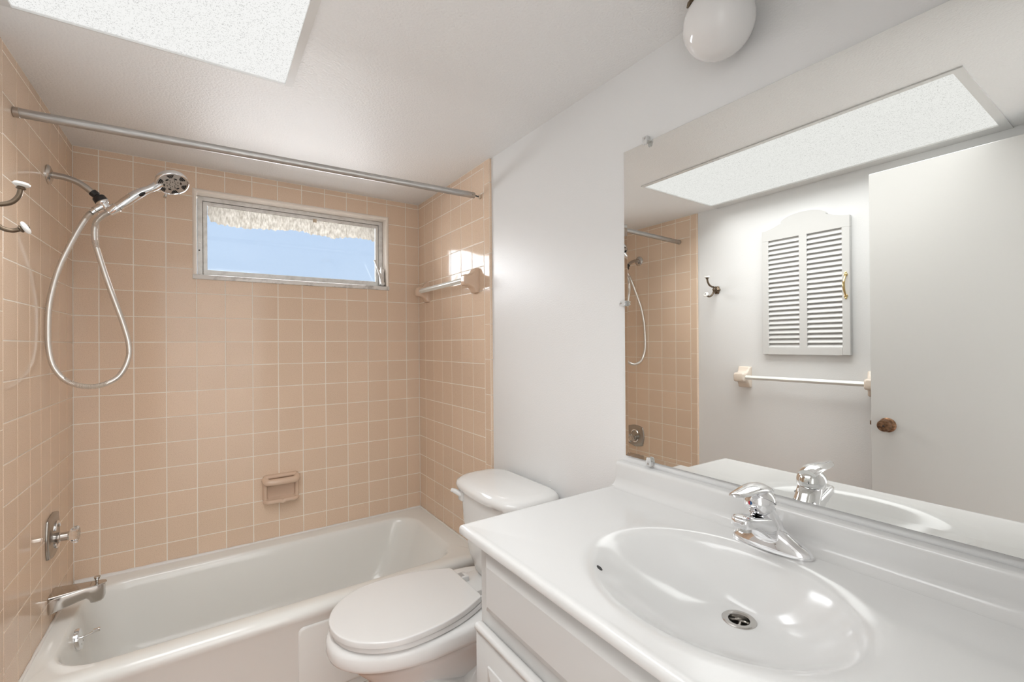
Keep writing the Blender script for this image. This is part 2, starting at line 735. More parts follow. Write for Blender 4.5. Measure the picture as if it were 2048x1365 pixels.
# rear wall with the doorway the picture is taken from, hallway behind it
DX0, DX1, DZ = 0.14, 0.90, 2.062
mb = MB()
mb.box((-0.12, YR - 0.10, 0), (DX0, YR, CE), M_PAINT)
mb.box((DX1, YR - 0.10, 0), (1.62, YR, CE), M_PAINT)
mb.box((DX0, YR - 0.10, DZ), (DX1, YR, CE), M_PAINT)
struct(mb.build('wall_rear', smooth=False), 'white rear wall with the doorway')
mb = MB()
mb.box((-0.7, -4.3, -0.1), (1.9, YR - 0.10, 0), M_HALLFLOOR)
mb.box((-0.8, -4.3, -0.1), (-0.7, YR - 0.10, CE + 0.1), M_HALL)
mb.box((1.9, -4.3, -0.1), (2.0, YR - 0.10, CE + 0.1), M_HALL)
mb.box((-0.8, -4.4, -0.1), (2.0, -4.3, CE + 0.1), M_HALL)
mb.box((-0.7, -4.3, CE), (1.9, YR - 0.10, CE + 0.1), M_HALL)
mb.box((-0.7, YR - 0.10, -0.1), (-0.12, YR, CE + 0.1), M_HALL)
mb.box((1.62, YR - 0.10, -0.1), (1.9, YR, CE + 0.1), M_HALL)
struct(mb.build('wall_hallway', smooth=False), 'plain hallway outside the bathroom door')

# floor: square terracotta tiles in their grout
tw = TileWall()
mbf = MB()
mbf.box((-0.12, YR - 0.10, -0.1), (1.62, 0.16, -0.002), M_GROUT)
for i in range(6):
    for j in range(12):
        x0, y0 = 0.0 + i * 0.305, -0.73 - j * 0.155
        mbf.box((x0 + 0.002, max(y0 - 0.153, -2.6), -0.003), (min(x0 + 0.303, 1.499), y0 - 0.002, 0.0), M_FLOOR, 0)
struct(mbf.build('floor', smooth=False), 'terracotta tiled bathroom floor')

# ceiling with the opening for the light panel
PX0, PX1, PY0, PY1 = 0.063, 0.656, -2.13, -0.949
mb = MB()
for (x0, x1, y0, y1) in cut((-0.12, 1.62, YR - 0.1, 0.16), (PX0, PX1, PY0, PY1)):
    mb.box((x0, y0, CE), (x1, y1, CE + 0.1), M_CEIL)
struct(mb.build('ceiling', smooth=False), 'white semi-gloss ceiling with light orange-peel texture')

# white caulk bead between tub and tiles
mb = MB()
random.seed(3)
pts, rad = [], []
for i in range(60):
    t = i / 59
    pts.append((0.004 + t * 1.482, -0.004, 0.361))
    rad.append(0.0055 + 0.0055 * max(0, 1 - t * 2.2) + random.uniform(-0.0012, 0.0012))
mb.tube(pts, rad, M_CAULK, 8)
mb.tube([(0.004, -0.004 - 0.72 * i / 20, 0.361) for i in range(21)], [0.005 + random.uniform(-.001, .001) for i in range(21)], M_CAULK, 8)
mb.tube([(W - 0.004, -0.004 - 0.72 * i / 20, 0.361) for i in range(21)], [0.005 + random.uniform(-.001, .001) for i in range(21)], M_CAULK, 8)
struct(mb.build('trim_1'), 'white caulk bead along the tub')

# ------------------------------------------------------------------ window
win = D.objects.new('window_1', None)
C.objects.link(win)
win.location = (0.854, 0.0, 1.63)
struct(win, 'small aluminium awning window above the tub')

# pale bullnose lining of the opening
mb = MB()


def lining(mb, path, closed=False):
    pass


t = 0.016
prof = [(-0.001, t), (-0.004, t - 0.003), (-0.006, t * 0.5), (-0.0045, 0.003), (0.0, 0.0), (0.075, 0.0), (0.075, t)]   # (y, distance out of the opening edge)
# the lining runs up the left jamb, along the head and down the right jamb with mitred corners
rings = []
for (px, pz, dx, dz) in ((WX0 + 0.012, WZ0 + 0.010, -1, 0), (WX0 + 0.012, WZ1 - 0.012, -1, 1), (WX1 - 0.012, WZ1 - 0.012, 1, 1), (WX1 - 0.012, WZ0 + 0.010, 1, 0)):
    rings.append([(px + dx * o, y, pz + dz * o) for y, o in prof])
mb.rings(rings, M_TRIM_PALE)
mb.build('tile_lining', win, angle=30)

# marble sill
mb = MB()
mb.box((WX0 - 0.004, -0.010, WZ0 - 0.008), (WX1 + 0.004, 0.085, WZ0 + 0.013), M_MARBLE_SILL, 0.003)
mb.build('marble_sill', win)

# fixed frame
FX0, FX1, FZ0, FZ1 = WX0 + 0.013, WX1 - 0.013, WZ0 + 0.014, WZ1 - 0.013


def frame_ring(mb, x0, x1, z0, z1, wl, wr, wt, wb, y0, y1, m, bv=0.0015):
    outer = [(x0, z0), (x1, z0), (x1, z1), (x0, z1)]
    inner = [(x0 + wl, z0 + wb), (x1 - wr, z0 + wb), (x1 - wr, z1 - wt), (x0 + wl, z1 - wt)]
    r = [[(a, y1, b) for a, b in outer], [(a, y0 + bv, b) for a, b in outer],
         [(a + (bv if k in (0, 3) else -bv), y0, b + (bv if k in (0, 1) else -bv)) for k, (a, b) in enumerate(outer)],
         [(a - (bv if k in (0, 3) else -bv), y0, b - (bv if k in (0, 1) else -bv)) for k, (a, b) in enumerate(inner)],
         [(a, y0 + bv, b) for a, b in inner], [(a, y1, b) for a, b in inner]]
    mb.rings(r + [r[0]], m, False, False)


mb = MB()
frame_ring(mb, FX0, FX1, FZ0, FZ1, 0.021, 0.021, 0.020, 0.004, 0.056, 0.085, M_ALU_WIN)
mb.lathe([(0, 0.0036), (0.001, 0.0032)], (FX0 + 0.008, 0.0565, 1.765), (0, -1, 0), M_BLACK, 14)
mb.lathe([(0, 0.004), (0.003, 0.003)], (FX0 + 0.010, 0.056, 1.80), (0, -1, 0), M_ALU_WIN, 12)
mb.build('frame', win)
SX0, SX1, SZ0, SZ1 = FX0 + 0.0225, FX1 - 0.0225, FZ0 + 0.006, FZ1 - 0.0215
mb = MB()
frame_ring(mb, SX0, SX1, SZ0, SZ1, 0.017, 0.017, 0.018, 0.026, 0.062, 0.0715, M_ALU_WIN)
sash = mb.build('sash', win)
mb = MB()
frame_ring(mb, FX0 + 0.015, FX1 - 0.015, FZ0 + 0.002, FZ1 - 0.014, 0.013, 0.013, 0.013, 0.012, 0.0718, 0.0750, M_BLACK, 0.0003)  # added black ring: darkens the gap around the sash and blocks light there
mb.build('sash_gap_blocker', win)
GX0, GX1, GZ0, GZ1 = SX0 + 0.014, SX1 - 0.014, SZ0 + 0.022, SZ1 - 0.014
mb = MB()
mb.box((GX0, 0.068, GZ0), (GX1, 0.071, GZ1), M_GLASS)
mb.build('glass_pane', win, smooth=False)

# torn remains of a white film along the top of the pane
mb = MB()
top_l, top_r = GZ1 - 0.002, GZ1 - 0.002
edge = [(0.0, 0.055), (0.02, 0.088), (0.07, 0.096), (0.17, 0.102), (0.28, 0.094), (0.38, 0.090), (0.47, 0.082), (0.52, 0.082), (0.60, 0.092),
        (0.66, 0.093), (0.72, 0.099), (0.78, 0.088), (0.85, 0.083), (0.90, 0.081), (0.96, 0.086), (1.0, 0.084)]
random.seed(11)
M_ = 150
low = []
for i in range(M_ + 1):
    s = i / M_
    k = 0
    while k < len(edge) - 2 and edge[k + 1][0] < s:
        k += 1
    a, b = edge[k], edge[k + 1]
    q = (s - a[0]) / (b[0] - a[0])
    q = q * q * (3 - 2 * q)
    low.append(a[1] + (b[1] - a[1]) * q - 0.012 + random.uniform(-0.0035, 0.0035) + 0.004 * math.sin(i * 0.9) * math.sin(i * 0.31))
x_of = lambda i: GX0 + 0.004 + (GX1 - GX0 - 0.008) * i / M_
n = len(mb.v)
for yy in (0.0668, 0.0673):
    mb.v += [(x_of(i), yy, top_l) for i in range(M_ + 1)] + [(x_of(i), yy, top_l - low[i]) for i in range(M_ + 1)]
K = M_ + 1
for i in range(M_):
    mb.face((n + i, n + i + 1, n + K + i + 1, n + K + i), M_FILM)
    mb.face((n + 2 * K + i, n + 3 * K + i, n + 3 * K + i + 1, n + 2 * K + i + 1), M_FILM)
    mb.face((n + K + i, n + K + i + 1, n + 3 * K + i + 1, n + 3 * K + i), M_FILM)
fl = mb.build('torn_film', win, smooth=False)
fl['label'] = 'ragged strip of old white film along the top of the pane'

# small latch tab and crank handle
mb = MB()
mb.box((0.92, 0.050, SZ1 - 0.031), (0.938, 0.060, SZ1 - 0.014), M_RUBBER, 0.002)
mb.build('latch_tab', win)
mb = MB()
mb.box((1.268, 0.012, 1.652), (1.288, 0.050, 1.742), M_ALU_WIN, 0.005)
mb.lathe([(0, 0.008), (0.012, 0.008), (0.014, 0.006)], (1.278, 0.03, 1.742), (0, 0, 1), M_ALU_WIN, 16)
ck = mb.build('operator_box', win)
mb = MB()
mb.tube(spline([(1.276, 0.008, 1.662), (1.262, -0.008, 1.690), (1.243, -0.016, 1.735), (1.228, -0.020, 1.772), (1.222, -0.020, 1.784)], 6),
        [0.0085 - 0.0035 * min(1, i / 14) for i in range(23)] + [0.006, 0.006], M_ALU_WIN, 12)
mb.lathe([(-0.006, 0.006), (0.0, 0.012), (0.022, 0.012), (0.028, 0.006)], (1.277, 0.004, 1.660), (0, 1, 0), M_ALU_WIN, 20)
mb.build('crank_handle', win)

# ------------------------------------------------------------------ ceiling light panel
pl = thing('ceiling_light_panel', 'large rectangular lit panel with frosted diffuser set in the ceiling', 'ceiling light', (0.36, -1.54, CE))
M_FRAME = new_mat('satin_panel_frame', (0.74, 0.735, 0.72), 0.3)
mb = MB()
fy = 0.026
zb = CE - 0.0045
for (x0, x1, y0, y1) in cut((WL + 0.0006, PX1 + 0.021, PY0 - fy, PY1 + 0.004), (PX0, PX1, PY0, PY1)):
    mb.box((x0, y0, zb), (x1, y1, CE - 0.0002), M_FRAME, 0)
mb.build('frame', pl, smooth=False)
mb = MB()
mb.box((PX0, PY0, CE + 0.002), (PX1, PY1, CE + 0.006), M_DIFFUSER)
mb.build('diffuser', pl, smooth=False)
mb = MB()
mb.box((PX0 - 0.01, PY0 - 0.01, CE + 0.1), (PX1 + 0.01, PY1 + 0.01, CE + 0.104), M_DOOR)
mb.build('housing', pl, smooth=False)
pll = area_light('panel_light', (0.36, -1.54, CE - 0.006), (PX1 - PX0 - 0.01, PY1 - PY0 - 0.01), PANEL_POWER, (0, 0, -1), (0.98, 0.995, 1.0))
pll.data.spread = math.radians(PANEL_SPREAD)

# ------------------------------------------------------------------ bathtub
tub = thing('bathtub', 'white enamelled alcove bathtub below the tiled back wall', 'bathtub', (0.745, -0.37, 0))
mb = MB()
R = []
R.append(at_z(rrect(0.0008, W - 0.0008, -0.722, -0.0008, 0.003), 0.001))
R.append(at_z(rrect(0.0008, W - 0.0008, -0.726, -0.0008, 0.003), 0.300))
R.append(at_z(rrect(0.0008, W - 0.0008, -0.735, -0.0008, 0.003), 0.318))
R.append(at_z(rrect(0.0008, W - 0.0008, -0.738, -0.0008, 0.003), 0.334))
R.append(at_z(rrect(0.0008, W - 0.0008, -0.735, -0.0008, 0.003), 0.346))
R.append(at_z(rrect(0.0008, W - 0.0008, -0.727, -0.0008, 0.003), 0.3545))
R.append(at_z(rrect(0.0008, W - 0.0008, -0.716, -0.0008, 0.003), 0.3595))
R.append(at_z(rrect(0.0008, W - 0.0008, -0.704, -0.0008, 0.003), 0.361))
R.append(at_z(rrect(0.052, 1.405, -0.672, -0.078, 0.13), 0.360))
R.append(at_z(rrect(0.056, 1.399, -0.666, -0.084, 0.13), 0.3575))
R.append(at_z(rrect(0.060, 1.392, -0.660, -0.090, 0.13), 0.351))
R.append(at_z(rrect(0.063, 1.386, -0.656, -0.094, 0.13), 0.340))
R.append(at_z(rrect(0.066, 1.376, -0.652, -0.098, 0.13), 0.320))
R.append(at_z(rrect(0.078, 1.335, -0.640, -0.112, 0.13), 0.230))
R.append(at_z(rrect(0.095, 1.285, -0.624, -0.130, 0.13), 0.130))
R.append(at_z(rrect(0.110, 1.250, -0.610, -0.145, 0.13), 0.090))
R.append(at_z(rrect(0.135, 1.215, -0.588, -0.168, 0.12), 0.066))
R.append(at_z(rrect(0.170, 1.170, -0.555, -0.200, 0.10), 0.056))
mb.rings(R, M_TUB)
# raised apron panel on the skirt
ap = rrect(0.718, 1.40, 0.03, 0.292, 0.02, 6, 3)
rr = []
for d, i in ((0.0, 0), (0.002, 0.0), (0.005, 0.003), (0.006, 0.009)):
    rr.append([(a, -0.7245 - d, b) for a, b in rrect(0.718 + i, 1.40 - i, 0.03 + i, 0.292 - i, 0.02, 6, 3)])
mb.rings(rr, M_TUB)
mb.build('tub_shell', tub, angle=50)
ov = MB()
oc = Vector((0.0665, -0.352, 0.293))
oax = Vector((1, 0, 0.12)).normalized()
ov.lathe([(0, 0.036), (0.012, 0.036), (0.015, 0.034), (0.0165, 0.030), (0.0175, 0.0)], oc, oax, M_CHROME, 36)
for sy, sz in ((0.012, -0.014), (-0.012, -0.014)):
    ov.lathe([(0, 0.004), (0.002, 0.003), (0.0025, 0.0)], oc + oax * 0.017 + Vector((0, sy, sz)), oax, M_CHROME_DULL, 10)
ovo = ov.build('overflow_plate', tub)
ovo['label'] = 'round chrome overflow plate'
lv = MB()
lv.tube([oc + oax * 0.016 + Vector((0, 0, 0.002)), oc + oax * 0.034 + Vector((0, 0, 0.004)), oc + oax * 0.060 + Vector((0, -0.002, 0.012))], [0.0045, 0.004, 0.006], M_CHROME, 12)
lv.box(oc + Vector((0.046, -0.007, 0.012)), oc + Vector((0.066, 0.005, 0.024)), M_CHROME, 0.003)
lvo = lv.build('trip_lever', ovo)

# ------------------------------------------------------------------ tub spout
sp = thing('tub_spout', 'chrome wedge tub spout on the left tiled wall', 'spout', (0, -0.318, 0.43))
mb = MB()
secs = [  # x, half width, top z, bottom z
    (0.001, 0.0420, 0.4570, 0.4050), (0.004, 0.0430, 0.4580, 0.4050), (0.04, 0.0350, 0.4600, 0.4130), (0.07, 0.0285, 0.4620, 0.4200),
    (0.092, 0.0240, 0.4635, 0.4235), (0.100, 0.0225, 0.4640, 0.4150), (0.104, 0.0220, 0.4640, 0.4040), (0.115, 0.0205, 0.4645, 0.4010),
    (0.130, 0.0175, 0.4640, 0.4020), (0.137, 0.0140, 0.4630, 0.4060), (0.140, 0.0090, 0.4620, 0.4140)]
rings = []
for x, h, zt, zb_ in secs:
    rr = rrect(-h, h, zb_, zt, 0.006, 4, 2)
    rings.append([(x, -0.318 + a, b) for a, b in rr])
mb.rings(rings, M_CHROME_DULL)
# thin overhanging top lip
lip = [(0.0, -0.044), (0.128, -0.0200), (0.140, -0.014), (0.144, 0.0), (0.140, 0.014), (0.128, 0.0200), (0.0, 0.044)]
mb.prism(lip, 0.0, 0.004, ((0.001, -0.318, 0.4600), (1, 0, 0), (0, 1, 0), (0.04, 0, 1)), M_CHROME_DULL, 0.001)
mb.build('spout_body', sp, angle=40)
mb = MB()
mb.lathe([(0, 0.0045), (0.008, 0.0045), (0.013, 0.0075), (0.019, 0.0095), (0.021, 0.0085), (0.0215, 0)], (0.118, -0.318, 0.466), (0.04, 0, 1), M_CHROME_DULL, 20)
mb.build('diverter_knob', sp)

# ------------------------------------------------------------------ shower valve
va = thing('shower_valve', 'single shower valve with square chrome plate and clear knob on left wall', 'valve', (0, -0.313, 0.66))
mb = MB()


def bulged_square(h, bulge, n=10):
    pts = []
    for (sx, sy, ex, ey, nx, ny) in ((-h, -h, h, -h, 0, -1), (h, -h, h, h, 1, 0), (h, h, -h, h, 0, 1), (-h, h, -h, -h, -1, 0)):
        for i in range(n):
            t = i / n
            b = bulge * math.sin(PI * t)
            pts.append((sx + (ex - sx) * t + nx * b, sy + (ey - sy) * t + ny * b))
    return pts


rings = []
for d, s in ((0.001, 1.0), (0.004, 1.0), (0.0065, 0.975), (0.009, 0.86), (0.012, 0.62), (0.0135, 0.45), (0.0125, 0.42), (0.0115, 0.30)):
    rings.append([(d, -0.313 + a * s, 0.662 + b * s) for a, b in bulged_square(0.064, 0.012)])
mb.rings(rings, new_mat('worn_nickel_plate', (0.42, 0.39, 0.355), 0.26, 0.9))
mb.build('escutcheon', va, angle=50)
for sgn in (1, -1):
    mb = MB()
    arc = [(0.0145, -0.313 + 0.043 * math.cos(a) * 0.75, 0.662 + sgn * 0.043 * math.sin(a)) for a in np.linspace(0.5, PI - 0.5, 14)]
    mb.tube(arc, 0.0042, M_CHROME, 10)
    mb.build('raised_ridge', va)
mb = MB()
mb.lathe([(0.010, 0.017), (0.022, 0.017), (0.024, 0.0145), (0.048, 0.0145)], (0, -0.313, 0.650), (1, 0, 0), M_CHROME_DULL, 28)
mb.build('stem', va)
mb = MB()
prof = [(0.040, 0.013), (0.046, 0.017), (0.052, 0.025), (0.056, 0.0275), (0.066, 0.0275), (0.070, 0.024), (0.071, 0.016), (0.069, 0.0)]
o_, ax_ = Vector((0, -0.313, 0.650)), Vector((1, 0, 0))
rings = []
for d, r in prof:
    rings.append([o_ + ax_ * d + Vector((0, math.cos(a), math.sin(a))) * max(1e-5, r * (1 + (0.05 * math.cos(10 * a) if r > 0.02 else 0))) for a in [2 * PI * k / 60 for k in range(60)]])
mb.rings(rings, M_CLEAR)
kn = mb.build('acrylic_knob', va)
kn['label'] = 'clear acrylic fluted knob'

# ------------------------------------------------------------------ shower arm
SY = -0.348
sa = thing('wall_shower', 'bent metal shower pipe with round flange and black swivel nut on left wall', 'shower arm', (0, SY, 1.908))
mb = MB()
mb.lathe([(0.0005, 0.033), (0.003, 0.033), (0.007, 0.030), (0.011, 0.020), (0.0125, 0.0125), (0.0125, 0.011)], (0, SY, 1.908), (1, 0, 0), M_CHROME_DULL, 36)
mb.build('flange', sa)
mb = MB()
mb.tube(spline([(0.002, SY, 1.908), (0.03, SY, 1.9075), (0.055, SY, 1.903), (0.078, SY, 1.894), (0.098, SY, 1.880), (0.118, SY, 1.862)], 6), 0.0105, M_PIPE, 18)
mb.build('pipe', sa)
adir = Vector((0.74, 0, -0.67)).normalized()
nb = Vector((0.113, SY, 1.868))
mb = MB()
mb.lathe([(0, 0.0125), (0.001, 0.0135), (0.016, 0.0130), (0.017, 0.0100), (0.024, 0.0095)], nb, adir, M_BLACK, 24)
sdir = Vector((0.55, -0.05, -0.83)).normalized()
nb2 = nb + adir * 0.020
mb.lathe([(0, 0.010), (0.002, 0.0175), (0.005, 0.0195), (0.020, 0.0205), (0.021, 0.018)], nb2, sdir, M_BLACK, 28)
mb.build('swivel_nut', sa)
mb = MB()
nb3 = nb2 + sdir * 0.021
mb.lathe([(0, 0.0195), (0.003, 0.0205), (0.007, 0.0195), (0.012, 0.014), (0.030, 0.0125), (0.036, 0.0115)], nb3, sdir, M_CHROME, 28)
hc = Vector((0.113, SY - 0.004, 1.793))          # hose outlet, lower end
mb.tube([nb3 + sdir * 0.016, nb3 + sdir * 0.020 + Vector((-0.012, 0, -0.002)), Vector((0.126, SY - 0.003, 1.808)), hc], [0.011, 0.0125, 0.0125, 0.0105], M_CHROME, 20)
mb.lathe([(0, 0.0125), (0.002, 0.0128), (0.004, 0.0115)], hc + Vector((0.010, 0, 0.012)), (-0.68, 0, -0.73), M_CHROME_DULL, 20)
# cradle holding the hand shower
hb = Vector((0.158, SY - 0.014, 1.798))
hd = Vector((0.288, SY - 0.018, 1.912))
hdir = (hd - hb).normalized()
mb.tube([nb3 + sdir * 0.024, hb + hdir * 0.018 + Vector((0, 0.006, 0))], [0.011, 0.010], M_CHROME, 16)
mb.lathe([(0.002, 0.0150), (0.004, 0.0165), (0.032, 0.0175), (0.034, 0.0160)], hb, hdir, M_CHROME, 26)
mb.build('bracket', sa)

# ------------------------------------------------------------------ hand shower with hose
hs = thing('hand_shower', 'chrome hand shower with round spray head resting in bracket, hose hanging', 'hand shower', tuple(hb))
mb = MB()
hl = (hd - hb).length
bow = hdir.cross(Vector((0, 1, 0))).normalized()
if bow.z < 0:
    bow = -bow
pts, rad = [], []
for i in range(22):
    t = i / 21
    pts.append(hb + hdir * (0.030 + (hl - 0.030) * t) + bow * (0.010 * math.sin(PI * min(1, t * 1.05)) * t))
    rad.append(0.0140 + 0.0036 * math.sin(PI * min(1.0, t * 1.15)) - 0.0015 * t)
mb.tube(pts, rad, M_CHROME, 22)
mb.lathe([(0.0, 0.0112), (0.030, 0.0122)], hb, hdir, M_CHROME, 22)
hnd = mb.build('handle', hs)
mb = MB()
mb.lathe([(0.036, 0.0143), (0.0375, 0.0146), (0.0385, 0.0143)], hb, hdir, M_BLACK, 26, False, False)
mb.build('seal_ring', hnd)
mb = MB()
pc = hb + hdir * (hl * 0.72)
side = Vector((0.45, -0.75, -0.50))
side = (side - hdir * side.dot(hdir)).normalized()
bmx = bmesh.new()
bmesh.ops.create_uvsphere(bmx, u_segments=20, v_segments=12, radius=1.0)
tz = side
ty = hdir
tx = ty.cross(tz)
mw = Matrix(((tx.x * 0.0065, ty.x * 0.013, tz.x * 0.003, 0), (tx.y * 0.0065, ty.y * 0.013, tz.y * 0.003, 0), (tx.z * 0.0065, ty.z * 0.013, tz.z * 0.003, 0), (0, 0, 0, 1)))
mb.add_bm(bmx, M_BLACK, Matrix.Translation(pc + side * 0.0148 + bow * 0.006) @ mw)
pb = mb.build('pause_button', hnd)
pb['label'] = 'black pause button'

# spray head
hn = Vector((0.26, -0.50, -0.82)).normalized()        # the way the face looks
hcn = Vector((0.343, SY - 0.020, 1.936))
mb = MB()
mb.lathe([(-0.030, 0.016), (-0.029, 0.030), (-0.024, 0.043), (-0.016, 0.0515), (-0.006, 0.0545), (0.0, 0.0545), (0.004, 0.0530), (0.005, 0.0505), (0.0035, 0.0490), (0.003, 0.0485)],
         hcn, hn, M_CHROME, 56, True, False)
hv = hd - hdir * 0.02
mb.tube([pts[-3], pts[-1] + hdir * 0.004, hcn - hn * 0.012 - (hcn - hd).normalized() * 0.040, hcn - hn * 0.014], [0.0135, 0.0140, 0.0155, 0.014], M_CHROME, 20)
head = mb.build('spray_head', hs, angle=50)
mb = MB()
mb.lathe([(0.0025, 0.0490), (0.0034, 0.047), (0.0036, 0.020), (0.0036, 0.0)], hcn, hn, new_mat('satin_face', (0.52, 0.50, 0.48), 0.3, 0.6), 48, False, True)
mb.build('face_plate', head)
mb = MB()
fx = hn.orthogonal().normalized()
# keep a fixed in-plane axis along the handle
fx = (hdir - hn * hdir.dot(hn)).normalized()
fy_ = hn.cross(fx)


def nozzle(r, a, rad_, h=0.0055):
    p = hcn + (fx * math.cos(a) + fy_ * math.sin(a)) * r
    mb.lathe([(0.003, rad_), (h, rad_ * 0.85), (h, 0)], p, hn, M_BLACK, 10, False, True)


for k in range(6):
    a0 = 2 * PI * k / 6 + 0.26
    for rr_, offs in ((0.043, (-0.20, -0.07, 0.07, 0.20)), (0.0375, (-0.15, 0.0, 0.15)), (0.0325, (-0.07, 0.09))):
        for q in offs:
            nozzle(rr_, a0 + q, 0.0027 if rr_ > 0.035 else 0.0022)
for k in range(6):
    a0 = 2 * PI * k / 6 + 0.75
    # comma-shaped jets
    cpts = [hcn + hn * 0.0042 + (fx * math.cos(a0 + s) + fy_ * math.sin(a0 + s)) * (0.0265 + 0.004 * s) for s in (-0.18, -0.05, 0.1, 0.24)]
    mb.tube(cpts, [0.0012, 0.0030, 0.0027, 0.0010], M_BLACK, 8)
for k in range(8):
    nozzle(0.0185, 2 * PI * k / 8, 0.0017)
for k in range(8):
    nozzle(0.0105, 2 * PI * k / 8 + 0.3, 0.0013)
nz = mb.build('nozzles', head)
nz['label'] = 'black rubber spray nozzles'
mb = MB()
tp = hcn + (fx * math.cos(PI * 1.12) + fy_ * math.sin(PI * 1.12)) * 0.053
tp2 = hcn + (hb - hcn).normalized() * 0.050 + Vector((0.02, -0.01, -0.022))
mb.tube([hcn + (tp2 - hcn) * 0.9, tp2, tp2 + Vector((-0.002, -0.004, -0.008))], [0.004, 0.0045, 0.0055], M_CHROME_DULL, 12)
mb.build('spray_lever', head)

# hose
hose_pts = [tuple(hc + Vector((0.004, 0, 0.004))), (0.105, -0.353, 1.784), (0.083, -0.36, 1.735), (0.054, -0.375, 1.65), (0.032, -0.39, 1.569), (0.016, -0.40, 1.474), (0.012, -0.405, 1.39), (0.015, -0.41, 1.307),
            (0.027, -0.41, 1.248), (0.056, -0.41, 1.202), (0.10, -0.405, 1.180), (0.146, -0.40, 1.182), (0.19, -0.395, 1.211), (0.214, -0.39, 1.268), (0.216, -0.385, 1.322), (0.201, -0.38, 1.394),
            (0.175, -0.375, 1.484), (0.153, -0.372, 1.563), (0.133, -0.368, 1.643), (0.122, -0.366, 1.696), (0.124, -0.364, 1.751), (0.140, -0.3635, 1.781), tuple(hb + hdir * 0.002)]
mb = MB()
hp = spline(hose_pts, 26)
mb.tube(hp, [0.0086 + 0.0006 * (1 if i % 2 else -1) for i in range(len(hp))], M_HOSE, 14)
ho = mb.build('hose', hs, angle=60)
ho['label'] = 'ribbed metal hose in a long loop'

# ------------------------------------------------------------------ curtain rod
cr = thing('shower_curtain_rod', 'bare metal spring-tension shower curtain rod spanning the alcove near the ceiling', 'curtain rod', (0.73, -0.70, 1.985))
ra, rb = Vector((0.0015, -0.682, 1.979)), Vector((1.462, -0.7235, 1.990))
rd = (rb - ra).normalized()
rl = (rb - ra).length
mb = MB()
mb.lathe([(0.010, 0.0132), (rl - 0.102, 0.0132), (rl - 0.101, 0.0137), (rl - 0.004, 0.0137), (rl, 0.0120), (rl, 0.0)], ra, rd, M_ALU, 24)
mb.lathe([(0, 0.0018), (0.0006, 0.0016)], ra + rd * (rl - 0.016) + Vector((-0.0, -0.0132, -0.003)), (0, -1, -0.2), M_BLACK, 10)
mb.build('rod_tube', cr)
mb = MB()
mb.lathe([(0.0, 0.0142), (0.012, 0.0146), (0.013, 0.0133)], ra, rd, M_PIPE, 24)
mb.build('end_cap', cr)
mb = MB()
mb.tube([rb - rd * 0.002, (1.480, -0.7315, 1.986)], 0.0032, M_BLACK, 10)
mb.build('spring_screw', cr)
mb = MB()
mb.lathe([(0, 0.006), (0.002, 0.010), (0.008, 0.0105), (0.0105, 0.009), (0.0108, 0)], (1.4788, -0.731, 1.986), (1, 0, 0), M_RUBBER, 22)
mb.build('rubber_foot', cr)


# ------------------------------------------------------------------ soap dish
sd = thing('soap_dish', 'salmon ceramic soap dish set into the back wall tiles', 'soap dish', (0.753, 0, 0.61))
x0, x1, z0, z1 = 0.673, 0.833, 0.543, 0.679
mb = MB()


def fr(d, i, r):
    return [(a, -d, b) for a, b in rrect(x0 + i, x1 - i, z0 + i, z1 - i, r, 6, 4)]


mb.rings([fr(0.0005, 0, 0.016), fr(0.010, 0.0, 0.016), fr(0.019, 0.002, 0.016), fr(0.024, 0.007, 0.014), fr(0.024, 0.014, 0.012), fr(0.019, 0.0185, 0.010), fr(0.004, 0.0205, 0.010), fr(0.0025, 0.028, 0.008)], M_CERAMIC)
mb.build('dish_frame', sd, angle=60)
mb = MB()
# grab rail across the top
rail = spline([(x0 + 0.010, -0.012, z1 - 0.020), (x0 + 0.014, -0.030, z1 - 0.028), (x0 + 0.028, -0.038, z1 - 0.031), (0.753, -0.041, z1 - 0.031), (x1 - 0.028, -0.038, z1 - 0.031), (x1 - 0.014, -0.030, z1 - 0.028), (x1 - 0.010, -0.012, z1 - 0.020)], 6)
mb.tube(rail, 0.0165, M_CERAMIC, 16)
mb.build('grab_rail', sd)
mb = MB()
# lower lip with its drain notch
lipp = []
for i in range(41):
    t = i / 40
    xx = x0 + 0.008 + (x1 - x0 - 0.016) * t
    dz = -0.006 * math.exp(-((xx - 0.757) / 0.006) ** 2)
    e = min(1, min(t, 1 - t) / 0.12)
    lipp.append((xx, -0.014 - 0.022 * math.sin(e * PI / 2), z0 + 0.010 + dz))
mb.tube(lipp, 0.0105, M_CERAMIC, 14)
mb.quad((x0 + 0.016, -0.003, z0 + 0.024), (x1 - 0.016, -0.003, z0 + 0.024), (x1 - 0.018, -0.032, z0 + 0.008), (x0 + 0.018, -0.032, z0 + 0.008), M_CERAMIC)
mb.build('drain_lip', sd)


# ------------------------------------------------------------------ towel bars
def towel_post(mb, wall_x, sgn, yc, zc, h=0.113, w=0.056, reach=0.072, m=M_CERAMIC_PALE):
    """ceramic post: tall base plate on the wall flaring into a horizontal arm, sgn = direction away from the wall"""
    secs = [(0.0005, w / 2, h / 2, 0.004), (0.012, w / 2, h / 2, 0.008), (0.017, w / 2 - 0.002, h / 2 - 0.003, 0.010), (0.022, w / 2 - 0.003, h / 2 - 0.012, 0.012), (0.030, w / 2 - 0.004, 0.036, 0.012),
            (0.040, w / 2 - 0.004, 0.029, 0.012), (0.052, w / 2 - 0.004, 0.026, 0.012), (reach - 0.008, w / 2 - 0.004, 0.0255, 0.012), (reach - 0.002, w / 2 - 0.007, 0.022, 0.012), (reach, w / 2 - 0.012, 0.016, 0.010)]
    rings = []
    for d, a, b, r in secs:
        rings.append([(wall_x + sgn * d, yc + p, zc + q) for p, q in rrect(-a, a, -b, b, r, 5, 3)])
    mb.rings(rings, m)


